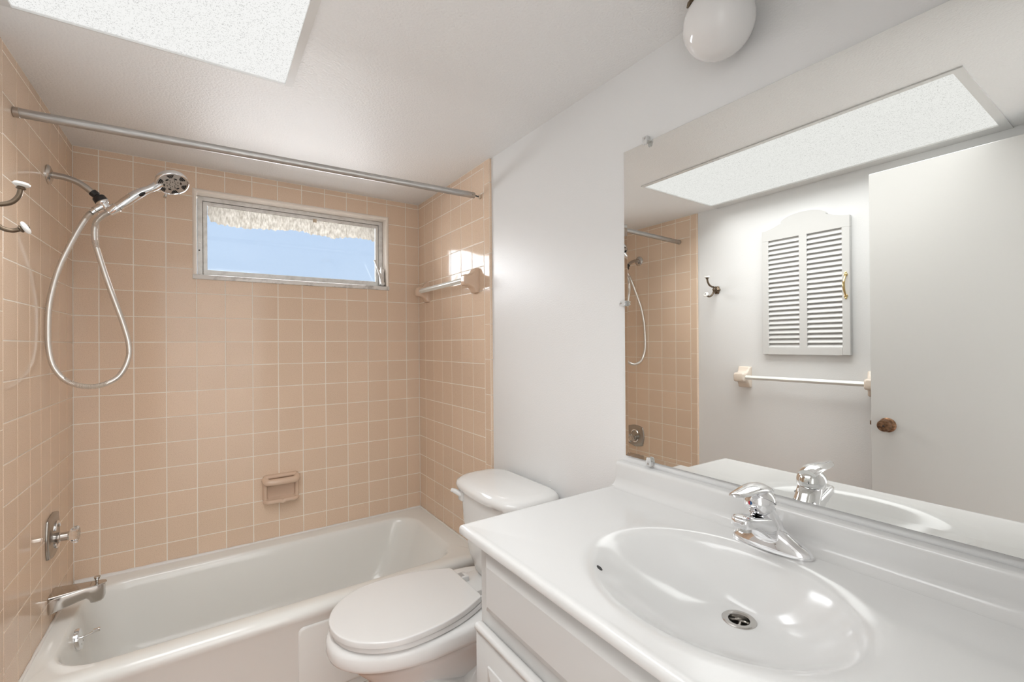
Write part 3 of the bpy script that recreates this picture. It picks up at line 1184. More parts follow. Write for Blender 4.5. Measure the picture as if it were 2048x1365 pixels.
def square_bar(mb, x, z, y0, y1, half, m):
    rr = []
    for y in (y0, y1):
        ring = []
        for k in range(4):
            a = k * PI / 2
            for q in (-0.13, 0.13):
                ring.append((x + half * math.cos(a + q), y, z + half * math.sin(a + q)))
        rr.append(ring)
    mb.rings(rr, m)


tb = thing('towel_bar', 'short white towel bar with pink ceramic posts on the tiled right wall', 'towel bar', (W, -0.41, 1.61))
for yc in (-0.135, -0.684):
    mb = MB()
    towel_post(mb, W, -1, yc, 1.607, m=M_CERAMIC)
    p = mb.build('post', tb, angle=60)
mb = MB()
square_bar(mb, W - 0.052, 1.610, -0.158, -0.661, 0.0125, M_BAR)
mb.build('bar', tb)

tb = thing('towel_bar', 'long clear-white towel bar with pink posts under the louvered cabinet', 'towel bar', (WL, -1.42, 1.127))
for yc in (-1.110, -1.727):
    mb = MB()
    towel_post(mb, WL, 1, yc, 1.127, 0.118, 0.072, 0.076)
    mb.build('post', tb, angle=60)
mb = MB()
square_bar(mb, WL + 0.054, 1.127, -1.141, -1.696, 0.0115, M_BAR)
mb.build('bar', tb)

# ------------------------------------------------------------------ robe hook
rh = thing('robe_hook', 'aged bronze double robe hook with white china knobs on left wall', 'hook', (WL, -0.938, 1.645))
mb = MB()
for k in range(1):
    rings = []
    for d, s in ((0.0005, 1.0), (0.004, 1.0), (0.008, 0.85), (0.011, 0.55), (0.014, 0.42)):
        ring = []
        for i in range(48):
            a = 2 * PI * i / 48
            r = 0.0205 * (1 + 0.10 * math.cos(6 * a)) * s
            ring.append((WL + d, -0.938 + r * math.cos(a), 1.641 + 1.15 * r * math.sin(a)))
        rings.append(ring)
    mb.rings(rings, M_BRONZE)
mb.build('rosette', rh)
mb = MB()
bx = WL
mb.tube([(bx + 0.010, -0.938, 1.642), (bx + 0.030, -0.938, 1.642)], [0.0085, 0.0075], M_BRONZE, 14)
bmx = bmesh.new()
bmesh.ops.create_uvsphere(bmx, u_segments=16, v_segments=10, radius=0.0105)
mb.add_bm(bmx, M_BRONZE, Matrix.Translation((bx + 0.031, -0.938, 1.642)))
up_pts = spline([(bx + 0.031, -0.937, 1.648), (bx + 0.034, -0.936, 1.658), (bx + 0.050, -0.934, 1.659), (bx + 0.067, -0.930, 1.668), (bx + 0.078, -0.927, 1.686), (bx + 0.081, -0.925, 1.704)], 6)
mb.tube(up_pts, [0.0052] * 6 + [0.0055] * (len(up_pts) - 6), M_BRONZE, 14)
mb.lathe([(0, 0.0055), (0.003, 0.0095), (0.006, 0.0080), (0.008, 0.0065)], (bx + 0.081, -0.925, 1.702), (0.1, 0, 1), M_BRONZE, 18)
lo_pts = spline([(bx + 0.031, -0.936, 1.636), (bx + 0.036, -0.933, 1.618), (bx + 0.050, -0.928, 1.603), (bx + 0.066, -0.923, 1.600), (bx + 0.079, -0.921, 1.606)], 6)
mb.tube(lo_pts, 0.0053, M_BRONZE, 14)
ldir = Vector((0.80, 0.03, 0.42)).normalized()
lk = Vector((bx + 0.077, -0.921, 1.6045))
mb.lathe([(0, 0.0055), (0.003, 0.0095), (0.006, 0.0080), (0.008, 0.0065)], lk, ldir, M_BRONZE, 18)
mb.build('hook_arms', rh)
for (c_, d_) in ((Vector((bx + 0.0818, -0.925, 1.7100)), Vector((0.1, 0, 1)).normalized()), (lk + ldir * 0.007, ldir)):
    mb = MB()
    mb.lathe([(0, 0.007), (0.001, 0.0115), (0.004, 0.0158), (0.007, 0.0160), (0.010, 0.0135), (0.0115, 0.008), (0.012, 0.0)], c_, d_, M_WHITE_KNOB, 28)
    mb.lathe([(0.0112, 0.0042), (0.0132, 0.0035), (0.0137, 0)], c_, d_, M_BRONZE, 12)
    k_ = mb.build('china_knob', rh)
    k_['label'] = 'white china knob'

# ------------------------------------------------------------------ louvered medicine cabinet on the left wall
mc = thing('medicine_cabinet', 'white louvered wall cabinet door with arched top and brass handle', 'cabinet', (WL, -1.425, 1.258))
xf0, xf1 = WL + 0.001, 0.014
cy0, cy1, cz0 = -1.629, -1.219, 1.2575
stile, mid = 0.033, 0.036
pz0, pz1 = 1.292, 1.874
cm = (cy0 + cy1) / 2
mb = MB()
# stiles, rails and mullion as one frame: side pieces
mb.box((xf0, cy0, cz0), (xf1, cy0 + stile, 1.874), M_LOUVER, 0.0015, 1)
mb.box((xf0, cy1 - stile, cz0), (xf1, cy1, 1.874), M_LOUVER, 0.0015, 1)
mb.box((xf0, cy0 + stile, cz0), (xf1, cy1 - stile, pz0), M_LOUVER, 0)
mb.box((xf0, cm - mid / 2, pz0), (xf1, cm + mid / 2, pz1), M_LOUVER, 0)
# arched crest
half = (cy1 - cy0) / 2
arch = [(-half, pz1), (half, pz1), (half, 1.929)]
left = []
for i in range(11):       # concave shoulder
    t = i / 10
    left.append((half - t * 0.087, 1.929 + 0.0235 * t ** 1.7))
left += [(half - 0.098, 1.955), (half - 0.100, 1.960)]
for i in range(11):
    t = i / 10
    a = t * PI / 2
    left.append(((half - 0.098) * math.cos(a), 1.960 + 0.034 * math.sin(a) ** 1.15))
arch += left[1:]
arch += [(-a, b) for a, b in left[::-1][1:]]
mb.prism(arch, 0, xf1 - xf0, ((xf0, cm, 0), (0, 1, 0), (0, 0, 1), (1, 0, 0)), M_LOUVER)
mb.box((xf0, cy0 + 0.01, pz0 - 0.01), (xf1 - 0.0122, cy1 - 0.01, pz1 + 0.01), M_LOUVER)
mb.build('door_frame', mc, angle=25)
nl = 23
for (ya, yb) in ((cy0 + stile, cm - mid / 2), (cm + mid / 2, cy1 - stile)):
    mb = MB()
    pitch = (pz1 - pz0) / nl
    for i in range(nl):
        zc_ = pz0 + pitch * (i + 0.5)
        # each slat slopes down towards the room
        pr = [(xf1 - 0.0125, zc_ + pitch * 0.30), (xf1 - 0.0110, zc_ + pitch * 0.36), (xf1 - 0.0012, zc_ - pitch * 0.36), (xf1 - 0.0012, zc_ - pitch * 0.50), (xf1 - 0.0036, zc_ - pitch * 0.50)]
        mb.rings([[(a, y, b) for a, b in pr] for y in (ya, yb)], M_LOUVER)
    mb.build('louver_panel', mc, smooth=False)
mb = MB()
hy = cy0 + 0.0165
hz0, hz1 = 1.531, 1.654
mb.tube(spline([(xf1 + 0.003, hy, hz0 + 0.012), (xf1 + 0.014, hy, hz0 + 0.026), (xf1 + 0.023, hy, hz0 + 0.045), (xf1 + 0.025, hy, (hz0 + hz1) / 2), (xf1 + 0.023, hy, hz1 - 0.045), (xf1 + 0.014, hy, hz1 - 0.026), (xf1 + 0.003, hy, hz1 - 0.012)], 5),
        [0.0035 + 0.002 * math.sin(PI * i / 30) for i in range(31)], M_BRASS, 12)
for zz, s in ((hz0 + 0.010, -1), (hz1 - 0.010, 1)):
    mb.lathe([(0.0003, 0.0085), (0.003, 0.0080), (0.0045, 0.005), (0.005, 0)], (xf1, hy, zz), (1, 0, 0), M_BRASS, 18)
    mb.lathe([(0.0003, 0.0050), (0.003, 0.0045), (0.0045, 0.002), (0.005, 0)], (xf1, hy, zz + s * 0.010), (1, 0, 0), M_BRASS, 14)
hd_ = mb.build('pull_handle', mc)
hd_['label'] = 'brass pull handle'

# ------------------------------------------------------------------ door, swung open flat along the left wall
dr = D.objects.new('door_1', None)
C.objects.link(dr)
dr.location = (0.142, -2.49, 0)
struct(dr, 'white flush door standing open along the left wall')
mb = MB()
mb.box((0.126, -2.496, 0.012), (0.161, -1.754, 2.048), M_DOOR, 0.0015, 1)
mb.build('door_leaf', dr)
mb = MB()
kc = Vector((0.161, -1.811, 0.969))
mb.lathe([(0.0, 0.0305), (0.002, 0.0305), (0.005, 0.028), (0.008, 0.018), (0.010, 0.0125), (0.020, 0.0115), (0.024, 0.016), (0.030, 0.0235), (0.040, 0.0250), (0.046, 0.0225), (0.0475, 0.012), (0.047, 0.0)], kc, (1, 0, 0), M_KNOB, 36)
mb.lathe([(0.0455, 0.004), (0.0482, 0.0035), (0.0485, 0)], kc, (1, 0, 0), M_BLACK, 12)
mb.lathe([(0.0, 0.0305), (0.002, 0.0305), (0.005, 0.028), (0.008, 0.018), (0.010, 0.0125), (0.020, 0.0115), (0.024, 0.016), (0.030, 0.0235), (0.040, 0.0250), (0.046, 0.0225), (0.0475, 0.0)], (0.126, kc.y, kc.z), (-1, 0, 0), M_KNOB, 36)
kb = mb.build('door_knob', dr)
kb['label'] = 'tarnished bronze door knob'
mb = MB()
mb.box((0.137, -1.7545, 0.940), (0.150, -1.7525, 0.998), M_KNOB)
mb.box((0.139, -1.7535, 0.960), (0.148, -1.745, 0.978), M_KNOB, 0.002)
mb.build('latch', dr)

# ------------------------------------------------------------------ toilet
TY = -1.068
to = thing('toilet', 'white two-piece toilet with closed lid between tub and vanity', 'toilet', (1.15, TY, 0))


def egg(xb, xt, hw, hb, n=64, yc=TY, back_pow=0.0):
    """outline of an elongated bowl: back at xb with half width hb, widest hw, tip at xt"""
    L_ = xb - xt
    xm = xt + L_ * 0.46            # widest station
    pts = []
    for i in range(n):
        a = 2 * PI * i / n
        c, s = math.cos(a), math.sin(a)
        if c < 0:                  # towards the tip
            px = xm + c * (xm - xt)
            py = hw * (abs(s) ** 0.92) * (1 if s > 0 else -1)
        else:
            px = xm + (abs(c) ** 0.62) * (xb - xm)
            py = (hw * abs(s) ** 0.92 * (1 - 0.0) + hb * (1 - abs(s) ** 0.92) * (1 if abs(s) > 1e-6 else 0) * min(1, abs(s) * 6)) * (1 if s > 0 else -1)
        pts.append((px, yc + py))
    return pts


# bowl and pedestal
mb = MB()
R = []
R.append(at_z(egg(1.30, 0.93, 0.105, 0.10), 0.0))
R.append(at_z(egg(1.30, 0.93, 0.105, 0.10), 0.03))
R.append(at_z(egg(1.30, 0.945, 0.098, 0.095), 0.10))
R.append(at_z(egg(1.31, 0.935, 0.100, 0.095), 0.16))
R.append(at_z(egg(1.33, 0.895, 0.116, 0.10), 0.225))
R.append(at_z(egg(1.35, 0.845, 0.138, 0.105), 0.285))
R.append(at_z(egg(1.36, 0.800, 0.158, 0.11), 0.330))
R.append(at_z(egg(1.37, 0.770, 0.173, 0.115), 0.355))
R.append(at_z(egg(1.37, 0.757, 0.182, 0.117), 0.362))
R.append(at_z(egg(1.37, 0.748, 0.189, 0.118), 0.370))
R.append(at_z(egg(1.37, 0.745, 0.191, 0.118), 0.378))
R.append(at_z(egg(1.37, 0.745, 0.191, 0.118), 0.404))
R.append(at_z(egg(1.37, 0.749, 0.188, 0.116), 0.413))
R.append(at_z(egg(1.37, 0.758, 0.181, 0.112), 0.4195))
R.append(at_z(egg(1.37, 0.772, 0.171, 0.106), 0.4215))
R.append(at_z(egg(1.32, 0.84, 0.120, 0.08), 0.4215))
mb.rings(R, M_PORC)
# deck carrying the tank
dk = []
for z_, i in ((0.30, 0.025), (0.36, 0.008), (0.408, 0.0), (0.420, 0.003), (0.4245, 0.012)):
    dk.append(at_z(rrect(1.20 + i, 1.478 - i, TY - 0.125 + i, TY + 0.125 - i, 0.045), z_))
mb.rings(dk, M_PORC)
# trapway bulge on the side facing the vanity
tr = spline([(0.99, TY - 0.085, 0.26), (1.07, TY - 0.115, 0.20), (1.15, TY - 0.112, 0.17), (1.22, TY - 0.10, 0.21), (1.28, TY - 0.09, 0.27)], 6)
mb.tube(tr, [0.035 + 0.012 * math.sin(PI * i / (len(tr) - 1)) for i in range(len(tr))], M_PORC, 18)
tr = [Vector((p.x, 2 * TY - p.y, p.z)) for p in tr]
mb.tube(tr, [0.035 + 0.012 * math.sin(PI * i / (len(tr) - 1)) for i in range(len(tr))], M_PORC, 18)
mb.build('bowl', to, angle=60)


def lid_outline(xb, xt, hw, hb, cr=0.02):
    """lid with a straight back edge"""
    L_ = xb - xt
    pts = []
    n = 26
    xm = xt + L_ * 0.44
    for i in range(-n, n + 1):
        a = i / n * PI / 2
        pts.append((xm - (xm - xt) * math.cos(a), TY + hw * math.sin(a)))
    # side running back, tapering to the back corner
    for i in range(1, 12):
        t_ = i / 11
        x_ = xm + (xb - cr - xm) * t_
        y_ = hw - (hw - hb) * (t_ ** 2.3)
        pts.append((x_, TY + y_))
    pts += [(xb - cr * 0.25, TY + hb - cr * 0.35), (xb, TY + hb - cr * 1.2)]
    pts += [(xb, TY - hb + cr * 1.2), (xb - cr * 0.25, TY - hb + cr * 0.35)]
    for i in range(11, 0, -1):
        t_ = i / 11
        x_ = xm + (xb - cr - xm) * t_
        y_ = hw - (hw - hb) * (t_ ** 2.3)
        pts.append((x_, TY - y_))
    return pts


mb = MB()
base = lid_outline(1.222, 0.762, 0.181, 0.128)
rr = []
for z_, i in ((0.4245, 0.003), (0.426, 0.0), (0.4375, 0.0), (0.4400, 0.0020)):
    rr.append(at_z(inset_poly(base, i) if i else base, z_))
mb.rings(rr, M_SEAT)
st = mb.build('seat', to, angle=50)
mb = MB()
base = lid_outline(1.218, 0.754, 0.1845, 0.126)
rr = []
for z_, i in ((0.4425, 0.003), (0.444, 0.0), (0.4575, 0.0), (0.4595, 0.0006), (0.4608, 0.0020), (0.4613, 0.0045), (0.4616, 0.012), (0.4617, 0.03)):
    rr.append(at_z(inset_poly(base, i) if i else base, z_))
mb.rings(rr, M_SEAT)
mb.build('lid', to, angle=50)
for s in (1, -1):
    mb = MB()
    mb.box((1.222, TY + s * 0.075 - 0.022, 0.4215), (1.262, TY + s * 0.075 + 0.022, 0.445), M_SEAT, 0.006)
    mb.box((1.226, TY + s * 0.075 - 0.014, 0.4445), (1.246, TY + s * 0.075 + 0.014, 0.4458), M_GREY_PLASTIC, 0.0004, 1)
    mb.build('hinge', to)
# tank
TKY = -1.093
mb = MB()


def tank_ring(z_, x0_, x1_, hy_, bow_, r_):
    pts = []
    n = 24
    for (a, b) in rrect(x0_, x1_, TKY - hy_, TKY + hy_, r_, 8, 8):
        k = (x1_ - a) / (x1_ - x0_)
        q = (b - TKY) / hy_
        a2 = a - bow_ * k * (1 - q * q)
        pts.append((a2, b, z_))
    return pts


R = [tank_ring(0.423, 1.335, 1.470, 0.150, 0.012, 0.04), tank_ring(0.432, 1.322, 1.474, 0.165, 0.014, 0.045), tank_ring(0.50, 1.305, 1.480, 0.186, 0.018, 0.05),
     tank_ring(0.62, 1.290, 1.482, 0.202, 0.022, 0.055), tank_ring(0.752, 1.283, 1.483, 0.208, 0.024, 0.055)]
mb.rings(R, M_PORC)
mb.build('tank', to, angle=60)
mb = MB()
R = [tank_ring(0.750, 1.280, 1.484, 0.214, 0.026, 0.06), tank_ring(0.753, 1.270, 1.486, 0.222, 0.028, 0.065), tank_ring(0.768, 1.266, 1.487, 0.225, 0.028, 0.07),
     tank_ring(0.779, 1.269, 1.486, 0.222, 0.028, 0.07), tank_ring(0.787, 1.280, 1.482, 0.212, 0.027, 0.07), tank_ring(0.7915, 1.298, 1.474, 0.196, 0.025, 0.07), tank_ring(0.793, 1.325, 1.462, 0.170, 0.018, 0.07)]
mb.rings(R, M_PORC)
mb.build('tank_lid', to, angle=60)
mb = MB()
# flush lever on the tub-side corner of the tank front
fx0 = 1.279
mb.box((fx0 - 0.012, TKY + 0.140, 0.700), (fx0 + 0.012, TKY + 0.178, 0.742), M_SEAT, 0.005)
lv_pts = [(fx0 - 0.008, TKY + 0.156, 0.724), (fx0 - 0.018, TKY + 0.164, 0.732), (fx0 - 0.026, TKY + 0.178, 0.737), (fx0 - 0.030, TKY + 0.192, 0.737)]
mb.tube(spline(lv_pts, 5), [0.010] * 6 + [0.0095] * 5 + [0.008] * 5, M_SEAT, 14)
mb.build('flush_lever', to)

# ------------------------------------------------------------------ vanity cabinet
CXF = 0.972         # cabinet face
CYL = -1.606        # left side
vc = thing('vanity_cabinet', 'white vanity cabinet under the sink counter', 'cabinet', (1.23, -2.05, 0))
mb = MB()
mb.box((CXF, YR + 0.004, 0.09), (CXF + 0.018, CYL, 0.864), M_CAB, 0.001, 1)
mb.box((CXF + 0.018, CYL - 0.016, 0.09), (1.496, CYL, 0.864), M_CAB)
mb.box((CXF + 0.018, YR + 0.004, 0.09), (1.496, YR + 0.020, 0.864), M_CAB)
mb.box((1.488, YR + 0.020, 0.09), (1.496, CYL - 0.016, 0.864), M_CAB)
mb.box((CXF + 0.018, YR + 0.020, 0.09), (1.488, CYL - 0.016, 0.106), M_CAB)
mb.box((CXF + 0.06, YR + 0.004, 0.001), (1.496, CYL - 0.003, 0.09), M_CAB)
mb.build('carcass', vc)


def panel_front(mb, y0, y1, z0, z1, x, th, bev, m, fl=0.004):
    """raised front with a wide sloping border; x is the cabinet face, th the thickness"""
    def r(d, i):
        return [(x - d, a, b) for a, b in ((y0 + i, z0 + i), (y1 - i, z0 + i), (y1 - i, z1 - i), (y0 + i, z1 - i))]
    mb.rings([r(0.0005, 0), r(th * 0.35, 0), r(th * 0.45, 0.001), r(th - fl * 0.2, bev), r(th, bev + 0.002)], m)


# false drawer front
mb = MB()
panel_front(mb, YR + 0.03, CYL - 0.034, 0.716, 0.846, CXF, 0.019, 0.020, M_CAB)
mb.build('drawer_front', vc, smooth=False)
# doors with a finger-pull lip along the top edge
for (ya, yb) in ((-2.048, CYL - 0.006), (YR + 0.03, -2.058)):
    mb = MB()
    mb.box((CXF - 0.019, ya, 0.10), (CXF - 0.0005, yb, 0.664), M_CAB, 0.002, 1)
    # lip: rounded strip along the top
    pr = [(CXF - 0.0005, 0.660), (CXF - 0.0005, 0.674), (CXF - 0.004, 0.678), (CXF - 0.010, 0.6795), (CXF - 0.018, 0.679), (CXF - 0.0225, 0.6765), (CXF - 0.0235, 0.672), (CXF - 0.0225, 0.667), (CXF - 0.0195, 0.663)]
    mb.rings([[(a, y, b) for a, b in pr] for y in (ya, yb)], M_CAB)
    dd = mb.build('door', vc, angle=50)
    mb = MB()
    panel_front(mb, ya + 0.055, yb - 0.055, 0.155, 0.612, CXF - 0.018, 0.010, 0.022, M_CAB)
    mb.build('raised_panel', dd, smooth=False)

# ------------------------------------------------------------------ vanity counter with integral bowl
vt = thing('sink_counter', 'white cultured marble counter with integral oval basin and low backsplash', 'countertop', (1.22, -2.035, ZC))
mb = MB()
X0, X1, Y0, Y1 = 0.939, 1.496, YR + 0.004, -1.556
BC = (1.205, -2.035)
ths = list(np.linspace(0, 2 * PI, 161)[:-1])
for cx_, cy_ in ((X0, Y0), (X0, Y1), (X1, Y0), (X1, Y1)):
    ths.append(math.atan2(cy_ - BC[1], cx_ - BC[0]) % (2 * PI))
ths = sorted(ths)


def rect_ring(inset, z_, r_=0.0):
    out = []
    xa, xb_, ya, yb_ = X0 + inset, X1 - inset, Y0 + inset, Y1 - inset
    for t_ in ths:
        # ratio so that the original corners map onto the inset corners
        dx_, dy_ = math.cos(t_), math.sin(t_)
        k = 1e9
        if dx_ > 1e-9:
            k = min(k, (X1 - BC[0]) / dx_)
        if dx_ < -1e-9:
            k = min(k, (X0 - BC[0]) / dx_)
        if dy_ > 1e-9:
            k = min(k, (Y1 - BC[1]) / dy_)
        if dy_ < -1e-9:
            k = min(k, (Y0 - BC[1]) / dy_)
        px, py = BC[0] + dx_ * k, BC[1] + dy_ * k
        px = xa + (px - X0) / (X1 - X0) * (xb_ - xa)
        py = ya + (py - Y0) / (Y1 - Y0) * (yb_ - ya)
        if r_:
            # round the corners
            for cx_, sx_ in ((xa + r_, -1), (xb_ - r_, 1)):
                for cy_, sy_ in ((ya + r_, -1), (yb_ - r_, 1)):
                    if (px - cx_) * sx_ > 0 and (py - cy_) * sy_ > 0:
                        v_ = Vector((px - cx_, py - cy_))
                        if v_.length > r_:
                            v_ = v_.normalized() * r_
                        px, py = cx_ + v_.x, cy_ + v_.y
        out.append((px, py, z_))
    return out


def ell(cx_, cy_, ax_, ay_, z_):
    out = []
    for t_ in ths:
        a = math.atan2(math.sin(t_) / ay_, math.cos(t_) / ax_)
        out.append((cx_ + ax_ * math.cos(a), cy_ + ay_ * math.sin(a), z_))
    return out


R = [rect_ring(0.04, 0.8645), rect_ring(0.004, 0.8645), rect_ring(0.0010, 0.8665, 0.004), rect_ring(0.0, 0.8700, 0.006), rect_ring(0.0, 0.8790, 0.006), rect_ring(0.0018, 0.8838, 0.006),
     rect_ring(0.0050, 0.8862, 0.006), rect_ring(0.0110, 0.8866, 0.006), rect_ring(0.0165, 0.8857, 0.006), rect_ring(0.022, ZC, 0.006)]
ICX, ICY, IAX, IAY = 1.194, -2.040, 0.1835, 0.232
OCX, OCY, OAX, OAY = 1.200, -2.038, 0.210, 0.262
R.append(ell(ICX, ICY, IAX * 1.19, IAY * 1.19, ZC))
R.append(ell(ICX, ICY, IAX * 1.15, IAY * 1.15, ZC - 0.0003))
DCX, DCY, DZ_ = 1.287, -2.040, 0.782
S0, S1, NB = 1.14, 0.150, 60
for k in range(1, NB + 1):
    u_ = (k / NB) ** 1.1
    s_ = S0 + (S1 - S0) * u_
    m_ = max(0.0, (1 - s_) / (1 - S1))
    e_ = min(1.0, (S0 - s_) / (S0 - 1))
    dep = 0.065 * e_ ** 1.8 + 0.935 * (1 - (1 - m_ ** 1.22) ** 2.4)
    R.append(ell(ICX + (DCX - ICX) * m_ ** 1.25, DCY, IAX * s_, IAY * s_ * (1 - 0.19 * m_ ** 3), ZC - 0.0004 + (DZ_ - ZC) * dep))
R.append(ell(DCX, DCY, 0.0245, 0.0245, DZ_ - 0.001))
R.append(ell(DCX, DCY, 0.0240, 0.0240, DZ_ - 0.05))
mb.rings(R, M_MARBLE, False, True)
# backsplash with its cove
pr = [(1.440, ZC - 0.002), (1.440, ZC + 0.0002)]
for k in range(9):
    a = k / 8 * PI / 2
    pr.append((1.446 + 0.026 * math.sin(a), ZC + 0.0002 + 0.026 * (1 - math.cos(a))))
pr += [(1.472, 0.944)]
for k in range(1, 6):
    a = k / 5 * PI / 2
    pr.append((1.472 + 0.008 * (1 - math.cos(a)), 0.944 + 0.008 * math.sin(a) + 0.002 * (k / 5)))
pr += [(1.4965, 0.955), (1.4965, ZC - 0.002)]
mb.rings([[(a, y, b) for a, b in pr] for y in (Y0, Y1 - 0.001)], M_MARBLE)
mb.build('counter_and_bowl', vt, angle=40)
# overflow slot
mb = MB()
mb.lathe([(-0.001, 0.0065), (0.0007, 0.0065), (0.0007, 0.0)], (1.0861, -1.8722, 0.8696), (0.3956, -0.3867, 0.833), M_DRAIN_DARK, 18)
mb.build('overflow_hole', vt)
mb = MB()
mb.lathe([(-0.004, 0.0305), (0.0006, 0.0305), (0.0022, 0.0285), (0.0022, 0.0225), (0.0005, 0.0190), (-0.008, 0.0175), (-0.030, 0.0170)], (DCX, DCY, DZ_), (0, 0, 1), M_CHROME_DULL, 40, False, False)
dn = mb.build('drain', vt)
mb = MB()
mb.lathe([(-0.030, 0.0170), (-0.0295, 0.0)], (DCX, DCY, DZ_), (0, 0, 1), M_DRAIN_DARK, 24, False, True)
for k in range(3):
    a = k * 2 * PI / 3 + 0.4
    mb.tube([(DCX + 0.003 * math.cos(a), DCY + 0.003 * math.sin(a), DZ_ - 0.014), (DCX + 0.0165 * math.cos(a), DCY + 0.0165 * math.sin(a), DZ_ - 0.014)], 0.0022, M_CHROME_DULL, 8)
mb.lathe([(-0.016, 0.0065), (-0.012, 0.0055), (-0.011, 0.0)], (DCX, DCY, DZ_), (0, 0, 1), M_CHROME_DULL, 16)
mb.build('drain_cross', dn)

# ------------------------------------------------------------------ faucet
FX, FY = 1.420, -2.035
fa = thing('faucet', 'chrome single-lever basin faucet with short spout behind the oval basin', 'faucet', (FX, FY, ZC))
mb = MB()
rings = []
for z_, hx, hy_, cx_, e_ in ((0.0003, 0.0285, 0.0790, FX, 2.3), (0.005, 0.0290, 0.0795, FX, 2.3), (0.010, 0.0280, 0.0775, FX, 2.3), (0.016, 0.0265, 0.0715, FX, 2.2), (0.022, 0.0255, 0.0605, FX, 2.1),
                             (0.029, 0.0248, 0.0480, FX - 0.001, 2.0), (0.037, 0.0246, 0.0370, FX - 0.003, 2.0), (0.045, 0.0250, 0.0290, FX - 0.006, 2.0), (0.056, 0.0255, 0.0270, FX - 0.014, 2.0), (0.070, 0.0260, 0.0262, FX - 0.024, 2.0),
                             (0.082, 0.0262, 0.0258, FX - 0.031, 2.0), (0.094, 0.0250, 0.0245, FX - 0.038, 2.0)):
    ring = []
    for k in range(56):
        a = 2 * PI * k / 56
        c_, s_ = math.cos(a), math.sin(a)
        ring.append((cx_ + hx * (abs(c_) ** (2 / e_)) * (1 if c_ > 0 else -1), FY + hy_ * (abs(s_) ** (2 / e_)) * (1 if s_ > 0 else -1), ZC + z_))
    rings.append(ring)
mb.rings(rings, M_CHROME)
mb.build('body', fa, angle=70)
mb = MB()
# spout
rings = []
for x_, zt, zb_, h in ((1.420, 0.064, 0.014, 0.0240), (1.395, 0.070, 0.022, 0.0240), (1.372, 0.075, 0.036, 0.0230), (1.350, 0.080, 0.051, 0.0220), (1.330, 0.084, 0.0610, 0.0210), (1.316, 0.0865, 0.0650, 0.0205),
                       (1.307, 0.0865, 0.0655, 0.0190), (1.300, 0.0850, 0.0660, 0.0155), (1.2975, 0.0820, 0.0680, 0.0105)):
    rings.append([(x_, FY + a, ZC + b) for a, b in rrect(-h, h, zb_, zt, 0.006, 5, 3)])
mb.rings(rings, M_CHROME)
spo = mb.build('spout', fa, angle=60)
mb = MB()
mb.lathe([(0, 0.0125), (0.010, 0.0125), (0.011, 0.0105), (0.0112, 0.0)], (1.320, FY, ZC + 0.0670), (0, 0, -1), M_CHROME_DULL, 24)
mb.build('aerator', spo)
# ball under the lever hood
bc = Vector((FX - 0.045, FY, ZC + 0.1035))
mb = MB()
bmx = bmesh.new()
bmesh.ops.create_uvsphere(bmx, u_segments=40, v_segments=24, radius=0.0285)
mb.add_bm(bmx, M_CHROME, Matrix.Translation(bc))
ball = mb.build('lever_ball', fa, angle=80)
mb = MB()
dot_d = Vector((-0.93, 0.10, 0.05)).normalized()
dp = bc + dot_d * 0.0278
e1 = Vector((0, 1, 0))
e1 = (e1 - dot_d * e1.dot(dot_d)).normalized()
e2 = dot_d.cross(e1)
for s, m_ in ((1, M_RED), (-1, M_BLUE)):
    n = len(mb.v)
    arc = [dp + dot_d * 0.0011 + (e1 * s * math.cos(a) + e2 * math.sin(a)) * 0.0040 for a in np.linspace(-PI / 2, PI / 2, 12)]
    arc2 = [p_ - dot_d * 0.0009 for p_ in arc]
    mb.rings([arc2, arc], m_)
dm = mb.build('temperature_mark', ball, smooth=False)
dm['label'] = 'small red and blue temperature mark'
# hood and lever blade
mb = MB()
tilt = Vector((0.50, 0, 0.87)).normalized()          # pole of the hood, leaning to the wall
e1 = Vector((0, 1, 0))
e2 = tilt.cross(e1)
rings = []
for th in np.linspace(0.02, 1.42, 14):
    rings.append([bc + (tilt * math.cos(th) + (e1 * math.cos(a) + e2 * math.sin(a)) * math.sin(th)) * 0.0312 for a in [2 * PI * k / 48 for k in range(48)]])
inner = [[bc + (Vector(p_) - bc) * (0.0290 / 0.0312) for p_ in r_] for r_ in rings[::-1]]
mb.rings(rings + inner, M_CHROME, True, True)
# blade from the crown to the tip
rings = []
blade = [(FX - 0.022, ZC + 0.1265, 0.0190, 0.0065), (FX - 0.040, ZC + 0.1335, 0.0225, 0.0068), (FX - 0.058, ZC + 0.1360, 0.0230, 0.0066), (FX - 0.078, ZC + 0.1365, 0.0215, 0.0058), (FX - 0.096, ZC + 0.1355, 0.0195, 0.0052),
         (FX - 0.114, ZC + 0.1345, 0.0170, 0.0046), (FX - 0.130, ZC + 0.1345, 0.0135, 0.0040), (FX - 0.140, ZC + 0.1355, 0.0088, 0.0032), (FX - 0.145, ZC + 0.1365, 0.0035, 0.0020)]
for i, (x_, z_, hw_, th_) in enumerate(blade):
    ring = []
    for k in range(24):
        a = 2 * PI * k / 24
        ring.append((x_, FY + hw_ * math.cos(a), z_ - 0.0035 * (math.cos(a) ** 2) + th_ * math.sin(a)))
    rings.append(ring)
mb.rings(rings, M_CHROME)
mb.build('lever', fa, angle=60)

# ------------------------------------------------------------------ mirror and its clips
mi = thing('wall_mirror', 'large square mirror with clear clips on wall above the vanity', 'mirror', (1.4945, -2.035, 1.4315))
mi.rotation_euler = (0, 0, 0)
hw, hh, bev, th = 0.4575, 0.458, 0.012, 0.0030
nrm = Vector((-1, 0.00502, 0.0049)).normalized()
vv = Vector((0, 0, 1))
vv = (vv - nrm * vv.dot(nrm)).normalized()
uu = vv.cross(nrm).normalized()
c0 = Vector((1.4935, -2.035, 1.4315))
mb = MB()


